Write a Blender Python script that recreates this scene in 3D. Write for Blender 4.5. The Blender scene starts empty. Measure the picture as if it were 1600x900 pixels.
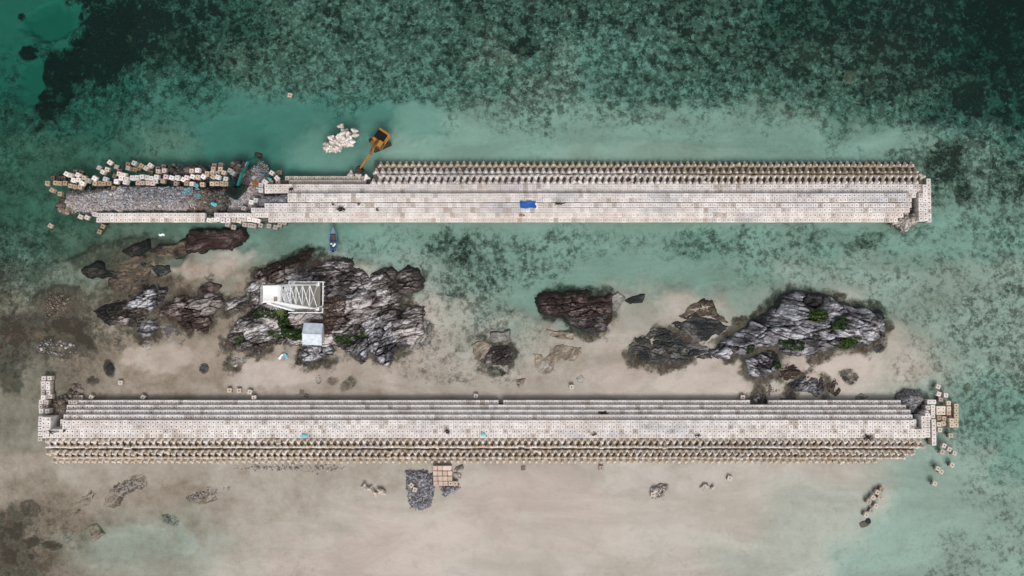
import bpy, math, random
import numpy as np
from mathutils import Matrix, Vector, Euler

random.seed(7)
rng = np.random.default_rng(7)
S = bpy.context.scene
COL = S.collection

# ------------------------------------------------------------------ camera geometry
H = 150.0
FPX = 1071.0
TILT = math.radians(2.05)

def P(x, y, z=0.0):
    """point of the world at height z that the photograph shows at pixel x, y (1600 x 900)"""
    a, b = (x - 800) / FPX, (450 - y) / FPX
    c, s = math.cos(TILT), math.sin(TILT)
    dy, dz = b * c + s, b * s - c
    t = (z - H) / dz
    return Vector((a * t, dy * t, z))

def PX(X, Y):
    """pixel of a world point on the water plane (vectorised, numpy)"""
    c, s = math.cos(TILT), math.sin(TILT)
    ry = Y * c - H * s
    rz = -Y * s - H * c
    return 800 + FPX * X / (-rz), 450 - FPX * ry / (-rz)

cam = bpy.data.cameras.new('camera')
cam.sensor_width = 36
cam.lens = 36 * FPX / 1600
cam.clip_end = 20000
camo = bpy.data.objects.new('camera', cam)
camo.location = (0, 0, H)
camo.rotation_euler = (TILT, 0, 0)
COL.objects.link(camo)
S.camera = camo

# ------------------------------------------------------------------ numpy noise
def hsh(ix, iy, seed):
    h = (ix.astype(np.int64) * 374761393 + iy.astype(np.int64) * 668265263 + seed * 974711) & 0xFFFFFFFF
    h = ((h ^ (h >> 13)) * 1274126177) & 0xFFFFFFFF
    h = ((h ^ (h >> 16)) * 2246822519) & 0xFFFFFFFF
    return ((h ^ (h >> 15)) & 0xFFFFFF) / float(0x1000000)

def vnoise(x, y, seed):
    ix, iy = np.floor(x), np.floor(y)
    fx, fy = x - ix, y - iy
    fx = fx * fx * (3 - 2 * fx); fy = fy * fy * (3 - 2 * fy)
    a, b = hsh(ix, iy, seed), hsh(ix + 1, iy, seed)
    c, d = hsh(ix, iy + 1, seed), hsh(ix + 1, iy + 1, seed)
    return (a + (b - a) * fx) * (1 - fy) + (c + (d - c) * fx) * fy

def fbm(x, y, seed, octs=4, gain=.5):
    t = 0; a = 1; n = 0
    for k in range(octs):
        t = t + a * vnoise(x * 2 ** k, y * 2 ** k, seed + 17 * k); n += a; a *= gain
    return t / n

def worley(x, y, seed):
    ix, iy = np.floor(x), np.floor(y)
    f1 = np.full(x.shape, 9.); f2 = np.full(x.shape, 9.)
    r1 = np.zeros(x.shape); r2 = np.zeros(x.shape); r3 = np.zeros(x.shape); ddx = np.zeros(x.shape); ddy = np.zeros(x.shape)
    for i in (-1, 0, 1):
        for j in (-1, 0, 1):
            cx, cy = ix + i, iy + j
            dx = cx + hsh(cx, cy, seed) - x
            dy = cy + hsh(cx, cy, seed + 1) - y
            d = np.hypot(dx, dy)
            n = d < f1
            f2 = np.where(n, f1, np.minimum(f2, d))
            f1 = np.where(n, d, f1)
            r1 = np.where(n, hsh(cx, cy, seed + 2), r1)
            r2 = np.where(n, hsh(cx, cy, seed + 3), r2)
            r3 = np.where(n, hsh(cx, cy, seed + 4), r3)
            ddx = np.where(n, dx, ddx); ddy = np.where(n, dy, ddy)
    return f1, f2, r1, r2, r3, ddx, ddy

def sstep(a, b, x):
    t = np.clip((x - a) / (b - a), 0, 1)
    return t * t * (3 - 2 * t)

def poly_sd(x, y, poly):
    """signed distance (positive inside)"""
    d = np.full(x.shape, 1e9); ins = np.zeros(x.shape, bool)
    n = len(poly)
    for i in range(n):
        ax, ay = poly[i]; bx, by = poly[(i + 1) % n]
        ex, ey = bx - ax, by - ay
        t = np.clip(((x - ax) * ex + (y - ay) * ey) / (ex * ex + ey * ey + 1e-9), 0, 1)
        d = np.minimum(d, np.hypot(x - ax - t * ex, y - ay - t * ey))
        c = (ay > y) != (by > y)
        with np.errstate(divide='ignore', invalid='ignore'):
            xi = (bx - ax) * (y - ay) / (by - ay if by != ay else 1e-9) + ax
        ins ^= c & (x < xi)
    return np.where(ins, d, -d)

# ------------------------------------------------------------------ node helper
class NT:
    def __init__(s, name):
        s.m = bpy.data.materials.new(name); s.m.use_nodes = True
        s.t = s.m.node_tree; s.t.nodes.clear()
        s.out = s.t.nodes.new('ShaderNodeOutputMaterial')
    def n(s, kind, **kw):
        nd = s.t.nodes.new('ShaderNode' + kind)
        for k, v in kw.items(): setattr(nd, k, v)
        return nd
    def link(s, a, b): s.t.links.new(a, b)
    def put(s, sock, v):
        if hasattr(v, 'is_linked') or isinstance(v, bpy.types.NodeSocket): s.link(v, sock)
        else: sock.default_value = v
    def math(s, op, a, b=0., c=None, clamp=False):
        nd = s.n('Math', operation=op, use_clamp=clamp)
        s.put(nd.inputs[0], a); s.put(nd.inputs[1], b)
        if c is not None: s.put(nd.inputs[2], c)
        return nd.outputs[0]
    def pos(s): return s.n('NewGeometry').outputs['Position']
    def xyz(s, v):
        nd = s.n('SeparateXYZ'); s.link(v, nd.inputs[0]); return nd.outputs
    def noise(s, vec, scale, detail=4, rough=.55, dist=0.):
        nd = s.n('TexNoise'); s.link(vec, nd.inputs['Vector'])
        nd.inputs['Scale'].default_value = scale; nd.inputs['Detail'].default_value = detail
        nd.inputs['Roughness'].default_value = rough; nd.inputs['Distortion'].default_value = dist
        return nd.outputs[0]
    def voro(s, vec, scale, feature='F1', out=0):
        nd = s.n('TexVoronoi', feature=feature); s.link(vec, nd.inputs['Vector'])
        nd.inputs['Scale'].default_value = scale
        return nd.outputs[out]
    def scale_vec(s, vec, sc, rz=0):
        nd = s.n('Mapping'); s.link(vec, nd.inputs[0]); nd.inputs['Scale'].default_value = sc
        nd.inputs['Rotation'].default_value = (0, 0, rz)
        return nd.outputs[0]
    def ramp(s, v, lo, hi):
        nd = s.n('MapRange', interpolation_type='SMOOTHSTEP')
        s.put(nd.inputs[0], v); s.put(nd.inputs[1], lo); s.put(nd.inputs[2], hi)
        return nd.outputs[0]
    def mix(s, f, a, b, mode='MIX'):
        nd = s.n('Mix', data_type='RGBA', blend_type=mode)
        s.put(nd.inputs[0], f)
        for sock, v in ((nd.inputs[6], a), (nd.inputs[7], b)):
            if isinstance(v, tuple): sock.default_value = (*v, 1) if len(v) == 3 else v
            else: s.link(v, sock)
        return nd.outputs[2]
    def attr(s, name):
        nd = s.n('Attribute'); nd.attribute_name = name; return nd
    def bump(s, h, strength=.5, dist=.1):
        nd = s.n('Bump'); s.link(h, nd.inputs['Height'])
        nd.inputs['Strength'].default_value = strength; nd.inputs['Distance'].default_value = dist
        return nd.outputs[0]
    def bsdf(s, col, rough=.8, spec=.2, metal=0., normal=None):
        b = s.n('BsdfPrincipled')
        if isinstance(col, tuple): b.inputs['Base Color'].default_value = (*col, 1)
        else: s.link(col, b.inputs['Base Color'])
        s.put(b.inputs['Roughness'], rough)
        b.inputs['Specular IOR Level'].default_value = spec; b.inputs['Metallic'].default_value = metal
        if normal is not None: s.link(normal, b.inputs['Normal'])
        s.link(b.outputs[0], s.out.inputs['Surface'])
        return b
    def island(s): return s.n('NewGeometry').outputs['Random Per Island']
    def objinfo(s): return s.n('ObjectInfo').outputs

def paint(name, col, rough=.5, spec=.4, metal=0., wear=.25, dirt=(.10, .075, .05), scale=3.):
    t = NT(name); p = t.pos()
    n = t.noise(p, scale, 6, .65)
    c = t.mix(t.math('MULTIPLY', t.ramp(n, .5, .72), wear), col, dirt)
    n2 = t.noise(p, .7, 3)
    c = t.mix(.5, c, t.mix(n2, tuple(v * .75 for v in col), tuple(min(1, v * 1.15) for v in col)))
    t.bsdf(c, rough, spec, metal, t.bump(n, .2, .02))
    return t.m

# ------------------------------------------------------------------ materials
def concrete(name, stain_upper=False, stain_all=0., mossy=True):
    t = NT(name); p = t.pos(); oi = t.objinfo(); x, y, z = t.xyz(p)
    r = t.math('FRACT', t.math('ADD', t.island(), oi['Random']))
    big = t.noise(p, .09, 5, .6); mid = t.noise(p, .9, 5, .6); fine = t.noise(p, 9, 4, .7)
    c = t.mix(r, (.54, .49, .46), (.72, .675, .645))
    c = t.mix(t.math('MULTIPLY', t.ramp(mid, .45, .75), .45), c, (.44, .385, .34))
    damp = t.noise(t.scale_vec(p, (.6, 2., 1)), .11, 6, .65)
    c = t.mix(t.math('MULTIPLY', t.ramp(damp, .5, .66), .42), c, (.31, .33, .37))
    warm = t.noise(t.scale_vec(p, (.7, 1.5, 1)), .16, 4, .6)
    c = t.mix(t.math('MULTIPLY', t.ramp(warm, .5, .7), .35), c, (.52, .42, .36))
    pud = t.noise(t.scale_vec(p, (.8, 1.4, 1)), .42, 5, .6, .6)
    c = t.mix(t.math('MULTIPLY', t.ramp(pud, .63, .67), .25), c, (.27, .26, .26))
    rustn = t.noise(p, 1.7, 4, .6)
    c = t.mix(t.math('MULTIPLY', t.ramp(rustn, .70, .76), .6), c, (.24, .14, .085))
    # a few stained blocks
    c = t.mix(t.math('MULTIPLY', t.ramp(t.math('FRACT', t.math('MULTIPLY', r, 37.7)), .86, .96), .6), c, (.30, .235, .185))
    # tide band: tan, then brown algae near the water
    zz = t.math('ADD', z, t.math('MULTIPLY', t.math('SUBTRACT', mid, .5), .9))
    c = t.mix(t.math('MULTIPLY', t.ramp(zz, 1.45, .65), .6), c, (.33, .265, .19))
    c = t.mix(t.math('MULTIPLY', t.ramp(zz, .42, -.05), .75), c, (.13, .11, .07))
    if stain_upper:
        g = t.math('ADD', t.ramp(x, 5, 60), t.math('MULTIPLY', t.math('SUBTRACT', big, .5), 1.6))
        f = t.math('MULTIPLY', t.ramp(g, .25, .75), t.ramp(fine, .2, .55))
        f = t.math('MULTIPLY', f, t.ramp(zz, 2.3, 1.2))
        c = t.mix(t.math('MULTIPLY', f, .85), c, (.27, .2, .085))
    if stain_all:
        c = t.mix(t.math('MULTIPLY', t.ramp(t.noise(p, .5, 5, .6), .3, .7), stain_all), c, (.42, .32, .21))
    c = t.mix(1, c, oi['Color'], 'MULTIPLY')
    c = t.mix(t.math('MULTIPLY', t.ramp(fine, .55, .8), .3), c, (.25, .22, .2))
    t.bsdf(c, .85, .15, 0, t.bump(fine, .35, .02))
    return t.m

M = {}
M['concrete'] = concrete('weathered_concrete')
M['tetra_upper'] = concrete('tetrapod_concrete_stained', stain_upper=True)
M['tetra_lower'] = concrete('tetrapod_concrete_tan', stain_all=.75)
M['tetra_clean'] = concrete('tetrapod_concrete_new')

def gravel_mat(name, cols, mult=1.):
    t = NT(name); p = t.pos(); i = t.island(); oi = t.objinfo()
    nd = t.n('ValToRGB'); t.link(i, nd.inputs[0]); el = nd.color_ramp.elements
    nd.color_ramp.interpolation = 'CONSTANT'
    while len(el) < len(cols): el.new(.5)
    for k, c in enumerate(cols):
        el[k].position = k / len(cols); el[k].color = (*[v * mult for v in c], 1)
    c = t.mix(t.math('MULTIPLY', t.noise(p, 3, 4), .5), nd.outputs[0], (.12, .1, .09))
    big = t.noise(p, .25, 4, .6)
    c = t.mix(t.math('MULTIPLY', t.ramp(big, .45, .7), .4), c, (.2, .16, .13))
    t.bsdf(c, .9, .1)
    return t.m
GREYS = [(.22, .2, .2), (.30, .27, .26), (.15, .14, .15), (.36, .33, .31), (.2, .21, .25), (.27, .22, .19), (.11, .11, .12), (.42, .39, .37), (.24, .25, .29)]
M['gravel'] = gravel_mat('grey_rubble_stone', GREYS, 1.4)
M['gravel_blue'] = gravel_mat('blue_grey_rubble_stone', [(.17, .18, .21), (.24, .25, .29), (.12, .125, .145), (.3, .31, .34), (.09, .09, .1), (.36, .36, .38), (.2, .2, .23)])
M['gravel_dark'] = gravel_mat('dark_wet_rubble_stone', [(.03, .032, .03), (.06, .06, .058), (.022, .024, .024), (.1, .1, .095), (.045, .045, .04), (.16, .15, .14)])
M['gravel_pale'] = gravel_mat('pale_rubble_stone', [(.4, .37, .33), (.5, .46, .42), (.26, .23, .2), (.55, .52, .48), (.33, .3, .27), (.2, .18, .16)])
M['gravel_brown'] = gravel_mat('brown_rubble_stone', [(.2, .15, .11), (.12, .09, .07), (.27, .22, .18), (.07, .055, .045), (.16, .14, .12)])

def core_mat():
    t = NT('packed_dark_gravel'); p = t.pos()
    n = t.noise(p, 4, 6, .7)
    t.bsdf(t.mix(n, (.06, .052, .043), (.23, .19, .15)), .95, .1, 0, t.bump(n, .8, .1))
    return t.m
M['core'] = core_mat()

def rock_mat(name, pale, mid, dark, wetz=.55, wet=(.035, .027, .022), ang=12, film=0.):
    t = NT(name); p = t.pos(); x, y, z = t.xyz(p)
    a = t.attr('tint'); tint = a.outputs['Fac']
    st = t.scale_vec(p, (.8, 1.9, 1.6), math.radians(ang))
    n1 = t.noise(st, 1.3, 7, .7, .4)
    n2 = t.noise(p, .22, 5, .6)
    n3 = t.noise(p, 7, 5, .7)
    v = t.math('ADD', t.math('MULTIPLY', tint, .9), t.math('ADD', t.math('MULTIPLY', n1, .65), t.math('MULTIPLY', t.math('SUBTRACT', n2, .5), 1.9)))
    v = t.math('SUBTRACT', v, .19)
    c = t.mix(t.ramp(v, .36, .56), dark, mid)
    c = t.mix(t.ramp(v, .62, .82), c, pale)
    c = t.mix(t.math('MULTIPLY', t.ramp(n3, .5, .75), .45), c, tuple(q * .45 for q in mid))
    c = t.mix(t.math('MULTIPLY', t.ramp(n3, .5, .22), .25), c, tuple(min(1, q * 1.25) for q in pale))
    zz = t.math('ADD', z, t.math('MULTIPLY', t.math('SUBTRACT', n2, .5), 2.2))
    c = t.mix(t.math('MULTIPLY', t.ramp(zz, wetz + .5, wetz - .45), .82), c, wet)
    t.bsdf(c, .8, .25, 0, t.bump(t.math('ADD', n1, t.math('MULTIPLY', n3, .4)), .9, .18))
    return t.m
M['rock_grey'] = rock_mat('grey_banded_rock', (.54, .515, .51), (.19, .17, .163), (.04, .034, .032))
M['rock_blue'] = rock_mat('slate_grey_rock', (.46, .455, .48), (.155, .15, .16), (.025, .023, .026), wet=(.022, .02, .02), ang=-12)
M['rock_brown'] = rock_mat('dark_brown_rock', (.3, .265, .25), (.10, .07, .06), (.03, .02, .017), wet=(.03, .018, .014))
M['rock_redbrown'] = rock_mat('red_brown_tidal_rock', (.15, .108, .10), (.042, .028, .025), (.014, .0095, .009), wet=(.03, .015, .012), wetz=.2)
M['rock_mauve'] = rock_mat('mauve_banded_rock', (.48, .44, .43), (.18, .15, .146), (.04, .031, .03))
M['rock_teal'] = rock_mat('dark_weedy_rock', (.145, .14, .135), (.055, .053, .05), (.014, .016, .016), wet=(.018, .022, .022), wetz=.1)
M['rock_black'] = rock_mat('black_weedy_rock', (.07, .06, .05), (.025, .022, .018), (.008, .008, .007), wet=(.01, .01, .009), wetz=.1)
M['rock_tan'] = rock_mat('sandy_ledge_rock', (.4, .33, .26), (.27, .215, .165), (.1, .08, .06), wet=(.3, .24, .18), wetz=-1.5)
M['rock_slab'] = rock_mat('pale_grey_slab_rock', (.36, .34, .31), (.22, .205, .185), (.1, .09, .08), wet=(.24, .22, .19), wetz=-1.5)
M['rock_apron'] = rock_mat('brown_reef_apron', (.18, .135, .095), (.085, .063, .045), (.02, .017, .013), wet=(.07, .05, .036), wetz=-1.2)

# ------------------------------------------------------------------ object helpers
def tag(o, label=None, cat=None, group=None, kind=None):
    if label: o['label'] = label; assert len(label.split()) <= 16, label
    if cat: o['category'] = cat
    if group: o['group'] = group
    if kind: o['kind'] = kind
    return o

def link(name, me, mat=None, parent=None):
    if mat is not None and not me.materials: me.materials.append(mat)
    o = bpy.data.objects.new(name, me); COL.objects.link(o)
    if parent is not None: o.parent = parent
    return o

def empty(name, loc, rz=0):
    o = bpy.data.objects.new(name, None); COL.objects.link(o)
    o.location = loc; o.rotation_euler = (0, 0, rz); o.empty_display_size = .2
    return o

def mesh_np(name, V, F, smooth=False):
    """V (n,3) array, F list of faces or (m,k) array"""
    me = bpy.data.meshes.new(name)
    V = np.asarray(V, np.float32)
    if isinstance(F, np.ndarray):
        m, k = F.shape
        me.vertices.add(len(V)); me.vertices.foreach_set('co', V.ravel())
        me.loops.add(m * k); me.loops.foreach_set('vertex_index', F.astype(np.int32).ravel())
        me.polygons.add(m)
        me.polygons.foreach_set('loop_start', np.arange(0, m * k, k, dtype=np.int32))
        me.polygons.foreach_set('loop_total', np.full(m, k, np.int32))
        me.update(calc_edges=True)
    else:
        me.from_pydata(V.tolist(), [], F); me.update()
    if smooth: me.polygons.foreach_set('use_smooth', np.ones(len(me.polygons), bool))
    return me

def fattr(me, name, vals):
    a = me.attributes.new(name, 'FLOAT', 'POINT'); a.data.foreach_set('value', np.asarray(vals, np.float32).ravel())

class MB:
    """collects simple solids into one mesh"""
    def __init__(s): s.v = []; s.f = []
    def add(s, vs, fs):
        b = len(s.v); s.v += [tuple(v) for v in vs]; s.f += [[i + b for i in f] for f in fs]; return s
    def box(s, c, d, rot=None, taper=1., bev=0.):
        x, y, z = d[0] / 2, d[1] / 2, d[2] / 2
        b = min(bev, x * .8, y * .8, z * .8)
        if b <= 0:
            vs = [Vector((sx * x * k, sy * y * k, sz)) for sz, k in ((-z, 1), (z, taper)) for sx, sy in ((-1, -1), (1, -1), (1, 1), (-1, 1))]
            fs = [[3, 2, 1, 0], [4, 5, 6, 7]] + [[i, (i + 1) % 4, 4 + (i + 1) % 4, 4 + i] for i in range(4)]
        else:
            vs = []
            def ring(zz, ix, iy, k):
                X, Y = (x - ix) * k, (y - iy) * k; q = b * .7
                return [Vector((-X + q, -Y, zz)), Vector((X - q, -Y, zz)), Vector((X, -Y + q, zz)), Vector((X, Y - q, zz)),
                        Vector((X - q, Y, zz)), Vector((-X + q, Y, zz)), Vector((-X, Y - q, zz)), Vector((-X, -Y + q, zz))]
            vs = ring(-z, 0, 0, 1) + ring(z - b, 0, 0, taper) + ring(z, b, b, taper)
            fs = [list(range(7, -1, -1)), list(range(16, 24))]
            for r in (0, 8):
                fs += [[r + i, r + (i + 1) % 8, r + 8 + (i + 1) % 8, r + 8 + i] for i in range(8)]
        m = rot.to_matrix() if rot is not None else None
        vs = [(m @ v if m else v) + Vector(c) for v in vs]
        return s.add(vs, fs)
    def bar(s, a, b, w, h=None, n=4, w2=None):
        a, b = Vector(a), Vector(b); d = b - a; L = d.length
        if L < 1e-5: return s
        q = d.to_track_quat('Z', 'Y').to_matrix(); h = h or w; k = (w2 or w) / w
        vs = []
        for zz, kk in ((0, 1), (L, k)):
            for i in range(n):
                t = 2 * math.pi * (i + .5) / n; e = math.sqrt(2) if n == 4 else 1
                vs.append(a + q @ Vector((math.cos(t) * w / 2 * e * kk, math.sin(t) * h / 2 * e * kk, zz)))
        fs = [list(range(n - 1, -1, -1)), list(range(n, 2 * n))] + [[i, (i + 1) % n, n + (i + 1) % n, n + i] for i in range(n)]
        return s.add(vs, fs)
    def prism(s, prof, y0, y1):
        """profile in x,z extruded along y"""
        n = len(prof)
        vs = [Vector((x, y0, z)) for x, z in prof] + [Vector((x, y1, z)) for x, z in prof]
        fs = [list(range(n)), list(range(2 * n - 1, n - 1, -1))] + [[(i + 1) % n, i, n + i, n + (i + 1) % n] for i in range(n)]
        return s.add(vs, fs)
    def obj(s, name, mat, parent=None):
        me = bpy.data.meshes.new(name); me.from_pydata(s.v, [], s.f); me.update()
        return link(name, me, mat, parent)

ORD = ['first', 'second', 'third', 'fourth', 'fifth', 'sixth', 'seventh', 'eighth', 'ninth', 'tenth', 'eleventh', 'twelfth', 'thirteenth',
       'fourteenth', 'fifteenth', 'sixteenth', 'seventeenth', 'eighteenth', 'nineteenth', 'twentieth', 'twenty-first', 'twenty-second', 'twenty-third', 'twenty-fourth']

# ------------------------------------------------------------------ sea floor maps (50 px cells), vignetting partly painted in as depth and brown
DEP = """88776666555555555555555566666678
88776655555555545455555555555678
88776665555555554455555555555567
77766666666655444444444444555667
66665566655544444444444444444445
66666666665544444444444444444444
66655555555444444444444444444444
55544444444444444444444444444444
33322221001233444444444433333333
22211000000001234432211333233333
11110000000001222111011100012333
22110000000001111110000000011233
22111111111111111111111111123344
22111111111111111111111111123344
11111111111111111111111111123334
11111111111111000111111122223333
11122221111000001111111122233333
11222221000000111111112222333333"""
REE = """01777765545454555555565566777778
27887755454444544434455566677777
35544444444444444434445445566667
44343221112233233333222233344556
33222210000000011111211111224544
32221000000000000000000000003545
22210000000000000000000000002233
44222211112222333322222333222223
43222110122222443211111222222223
43343211111122231111111111122233
54432100000022232100101000002233
32211000001122221100000011112223
11110000000000000000000000001233
11110000000000000000000000000232
00000000000000000000000000001122
11111110000000000000000001111122
52211100000000000010001111111112
42111100110000000001111111111222"""
BRO = """00112334332111111111112234332100
00112334432111111121112333333211
11222333321111111112221233333322
44433322000001111111222233333333
66654443000000111122222222222222
77765443210000011122222222222222
77765543210000001111111122222222
67777654432211121111121122222222
66676666543222211111112222222222
77776766654432222233333332333322
77776665545533334333333332333322
77766655444433334444333343333322
77766655555544444333333333333322
66555544444444433333333333333222
55444444444443322222222222222210
67665654443321000111111110000000
98765544332110000011111110000000
98644433321000000001111110000000"""
DM = [0.05, .13, .36, .9, 1.4, 2.0, 2.8, 3.8, 5.0, 7.0]
def gridmap(txt, conv):
    return np.array([[conv(int(c)) for c in r] for r in txt.split('\n')])
GD, GR, GB = gridmap(DEP, lambda i: DM[i]), gridmap(REE, lambda i: i / 9), gridmap(BRO, lambda i: i / 9)
def samp(G, px, py):
    gx = np.clip(px / 50 - .5, 0, 30.999); gy = np.clip(py / 50 - .5, 0, 16.999)
    ix, iy = gx.astype(int), gy.astype(int); fx, fy = gx - ix, gy - iy
    fx = fx * fx * (3 - 2 * fx); fy = fy * fy * (3 - 2 * fy)
    return (G[iy, ix] * (1 - fx) + G[iy, ix + 1] * fx) * (1 - fy) + (G[iy + 1, ix] * (1 - fx) + G[iy + 1, ix + 1] * fx) * fy

def blob(px, py, cx, cy, rx, ry, ang=0, ragged=.35, seed=5):
    a = math.radians(ang); dx, dy = px - cx, py - cy
    u = (dx * math.cos(a) + dy * math.sin(a)) / rx; v = (-dx * math.sin(a) + dy * math.cos(a)) / ry
    d = np.hypot(u, v) + ragged * (fbm(px / 14, py / 14, seed, 4) - .5) * 2
    return sstep(1.1, .75, d)

# ------------------------------------------------------------------ water: one closed body
def water_mat():
    t = NT('clear_green_water'); p = t.pos()
    fr = t.n('Fresnel'); fr.inputs['IOR'].default_value = 1.33
    n = t.math('ADD', t.noise(t.scale_vec(p, (1, 1.6, 1), .4), .7, 5, .6, .3), t.math('MULTIPLY', t.noise(p, 3.5, 3, .6), .35))
    b = t.bump(n, .16, .12)
    t.link(b, fr.inputs['Normal'])
    g = t.n('BsdfGlossy'); g.inputs['Roughness'].default_value = .08; t.link(b, g.inputs['Normal'])
    tr = t.n('BsdfTransparent')
    mx = t.n('MixShader'); t.link(fr.outputs[0], mx.inputs[0]); t.link(tr.outputs[0], mx.inputs[1]); t.link(g.outputs[0], mx.inputs[2])
    t.link(mx.outputs[0], t.out.inputs['Surface'])
    va = t.n('VolumeAbsorption'); va.inputs['Color'].default_value = (.26, .80, .745, 1); va.inputs['Density'].default_value = .36
    t.link(va.outputs[0], t.out.inputs['Volume'])
    return t.m
mb = MB(); mb.box((0, 0, -10), (9000, 9000, 20))
tag(mb.obj('water', water_mat()), 'clear shallow green sea water', None, None, 'structure')

# ------------------------------------------------------------------ base shapes
def block_base(s=.952):
    h = s / 2; b = .045; r = .155; z1 = h
    V = []
    V += [(-h, -h, -h), (h, -h, -h), (h, h, -h), (-h, h, -h)]                    # 0-3
    V += [(-h, -h, h - b), (h, -h, h - b), (h, h, h - b), (-h, h, h - b)]        # 4-7
    q = h - b
    V += [(-q, -q, h), (q, -q, h), (q, q, h), (-q, q, h)]                        # 8-11
    for zt in (h, h - .38):
        for k in range(8):
            a = math.radians(-112.5 + 45 * k); V.append((r * math.cos(a), r * math.sin(a), zt))  # 12-19, 20-27
    F = [[3, 2, 1, 0]]
    for i in range(4):
        j = (i + 1) % 4
        F += [[i, j, 4 + j, 4 + i], [4 + i, 4 + j, 8 + j, 8 + i]]
        o1, o2 = 12 + 2 * i, 12 + 2 * i + 1
        F.append([8 + i, 8 + j, o2, o1])
        F.append([8 + j, 12 + (2 * i + 2) % 8, o2])
    for k in range(8): F.append([12 + k, 12 + (k + 1) % 8, 20 + (k + 1) % 8, 20 + k])
    F.append([20 + k for k in range(8)])
    return np.array(V), F
BV, BF = block_base()

def tetra_base(L=.92, r0=.50, r1=.21):
    V = []; F = []
    dirs = [Vector((0, 0, 1))] + [Vector((math.cos(a) * .943, math.sin(a) * .943, -.333)) for a in (math.pi / 2, math.pi / 2 + 2 * math.pi / 3, math.pi / 2 + 4 * math.pi / 3)]
    n = 9
    for d in dirs:
        q = d.to_track_quat('Z', 'Y').to_matrix(); b = len(V)
        prof = [(0, r0), (L * .9, r1 * 1.06), (L, r1 * .72)]
        for zt, rr in prof:
            for k in range(n):
                a = 2 * math.pi * k / n
                v = q @ Vector((rr * math.cos(a), rr * math.sin(a), zt)); V.append(tuple(v))
        for ring in range(2):
            for k in range(n):
                F.append([b + ring * n + k, b + ring * n + (k + 1) % n, b + (ring + 1) * n + (k + 1) % n, b + (ring + 1) * n + k])
        F.append([b + 2 * n + k for k in range(n)])
    return np.array(V), F
TV, TF = tetra_base()

def merged(name, V, F, mats, mat, parent=None):
    n = len(V); allv = []; allf = []
    for k, m in enumerate(mats):
        m = np.array(m); allv.append(V @ m[:3, :3].T + m[:3, 3]); b = k * n
        allf += [[i + b for i in f] for f in F]
    return link(name, mesh_np(name, np.concatenate(allv), allf), mat, parent)

def jit(a): return random.uniform(-a, a)
def blockmat(c, rz=0, tx=0, ty=0, sc=(1, 1, 1)):
    return Matrix.Translation(c) @ Euler((tx, ty, rz)).to_matrix().to_4x4() @ Matrix.Diagonal((*sc, 1))

# ------------------------------------------------------------------ laid blocks
stuff_blocks = []; single_rows = []
PITCH = .985
def row(x0, x1, y, z, skip=(), dest=stuff_blocks, under=0, jz=.02, pitch=PITCH, sy=1., dy=0.):
    a, b = P(x0, y, z), P(x1, y, z)
    n = max(1, round((b.x - a.x) / pitch))
    off = 0; wob = [jit(.02) for _ in range(n // 6 + 3)]
    for i in range(n):
        X = a.x + (i + .5) * (b.x - a.x) / n
        pxx = x0 + (i + .5) * (x1 - x0) / n
        if any(s0 <= pxx <= s1 for s0, s1 in skip): continue
        k = i / 6; w = wob[int(k)] * (1 - k % 1) + wob[int(k) + 1] * (k % 1)
        dx = (i % 4 == 0) * .012
        for u in range(under + 1):
            dest.append(blockmat((X + jit(.014) + dx, a.y + w + jit(.012) + dy, z - .475 + jit(jz) - u * .96), jit(.014), jit(.012), jit(.012), (1, sy, 1)))
def colm(x, y0, y1, z, under=0):
    a, b = P(x, y0, z), P(x, y1, z)
    n = max(1, round((a.y - b.y) / PITCH))
    for i in range(n):
        for u in range(under + 1):
            stuff_blocks.append(blockmat((a.x + jit(.015), a.y + (i + .5) * (b.y - a.y) / n, z - .475 + jit(.025) - u * .96), jit(.015)))
def one(x, y, z, rz=0, under=0):
    c = P(x, y, z)
    for u in range(under + 1):
        stuff_blocks.append(blockmat((c.x, c.y, z - .475 - .96 * u), math.radians(rz), jit(.02), jit(.02)))

# upper breakwater, north to south
row(445, 572, 278.3, .45, jz=.05); row(430, 572, 284.3, .9, skip=[(440, 448)], jz=.04)
row(413, 1441, 291.2, 2.1); row(413, 1441, 298.2, 2.1)
row(449, 1424, 305.3, 3.0, dest=single_rows)
row(449, 1424, 312.4, 3.0)
row(413, 1421, 320.6, 2.92); row(392, 1421, 328, 2.92)
row(150, 1412, 336, 2.1, skip=[(322, 335)]); row(150, 1403, 343.6, 1.25, skip=[(318, 420)])
row(1412, 1424, 320.6, 1.95); row(1404, 1421, 336, .9)
# end wall of the upper breakwater
colm(1438.5, 301, 345, 2.6, 2); colm(1445.3, 288, 345, 2.6, 1); colm(1451, 279, 347, 1.3, 1); row(1424, 1441, 305.3, 2.1)
for x in (1420.5, 1421): colm(x, 302, 316, 2.0, 1)
colm(1418, 317, 332, 1.9, 1)
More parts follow.
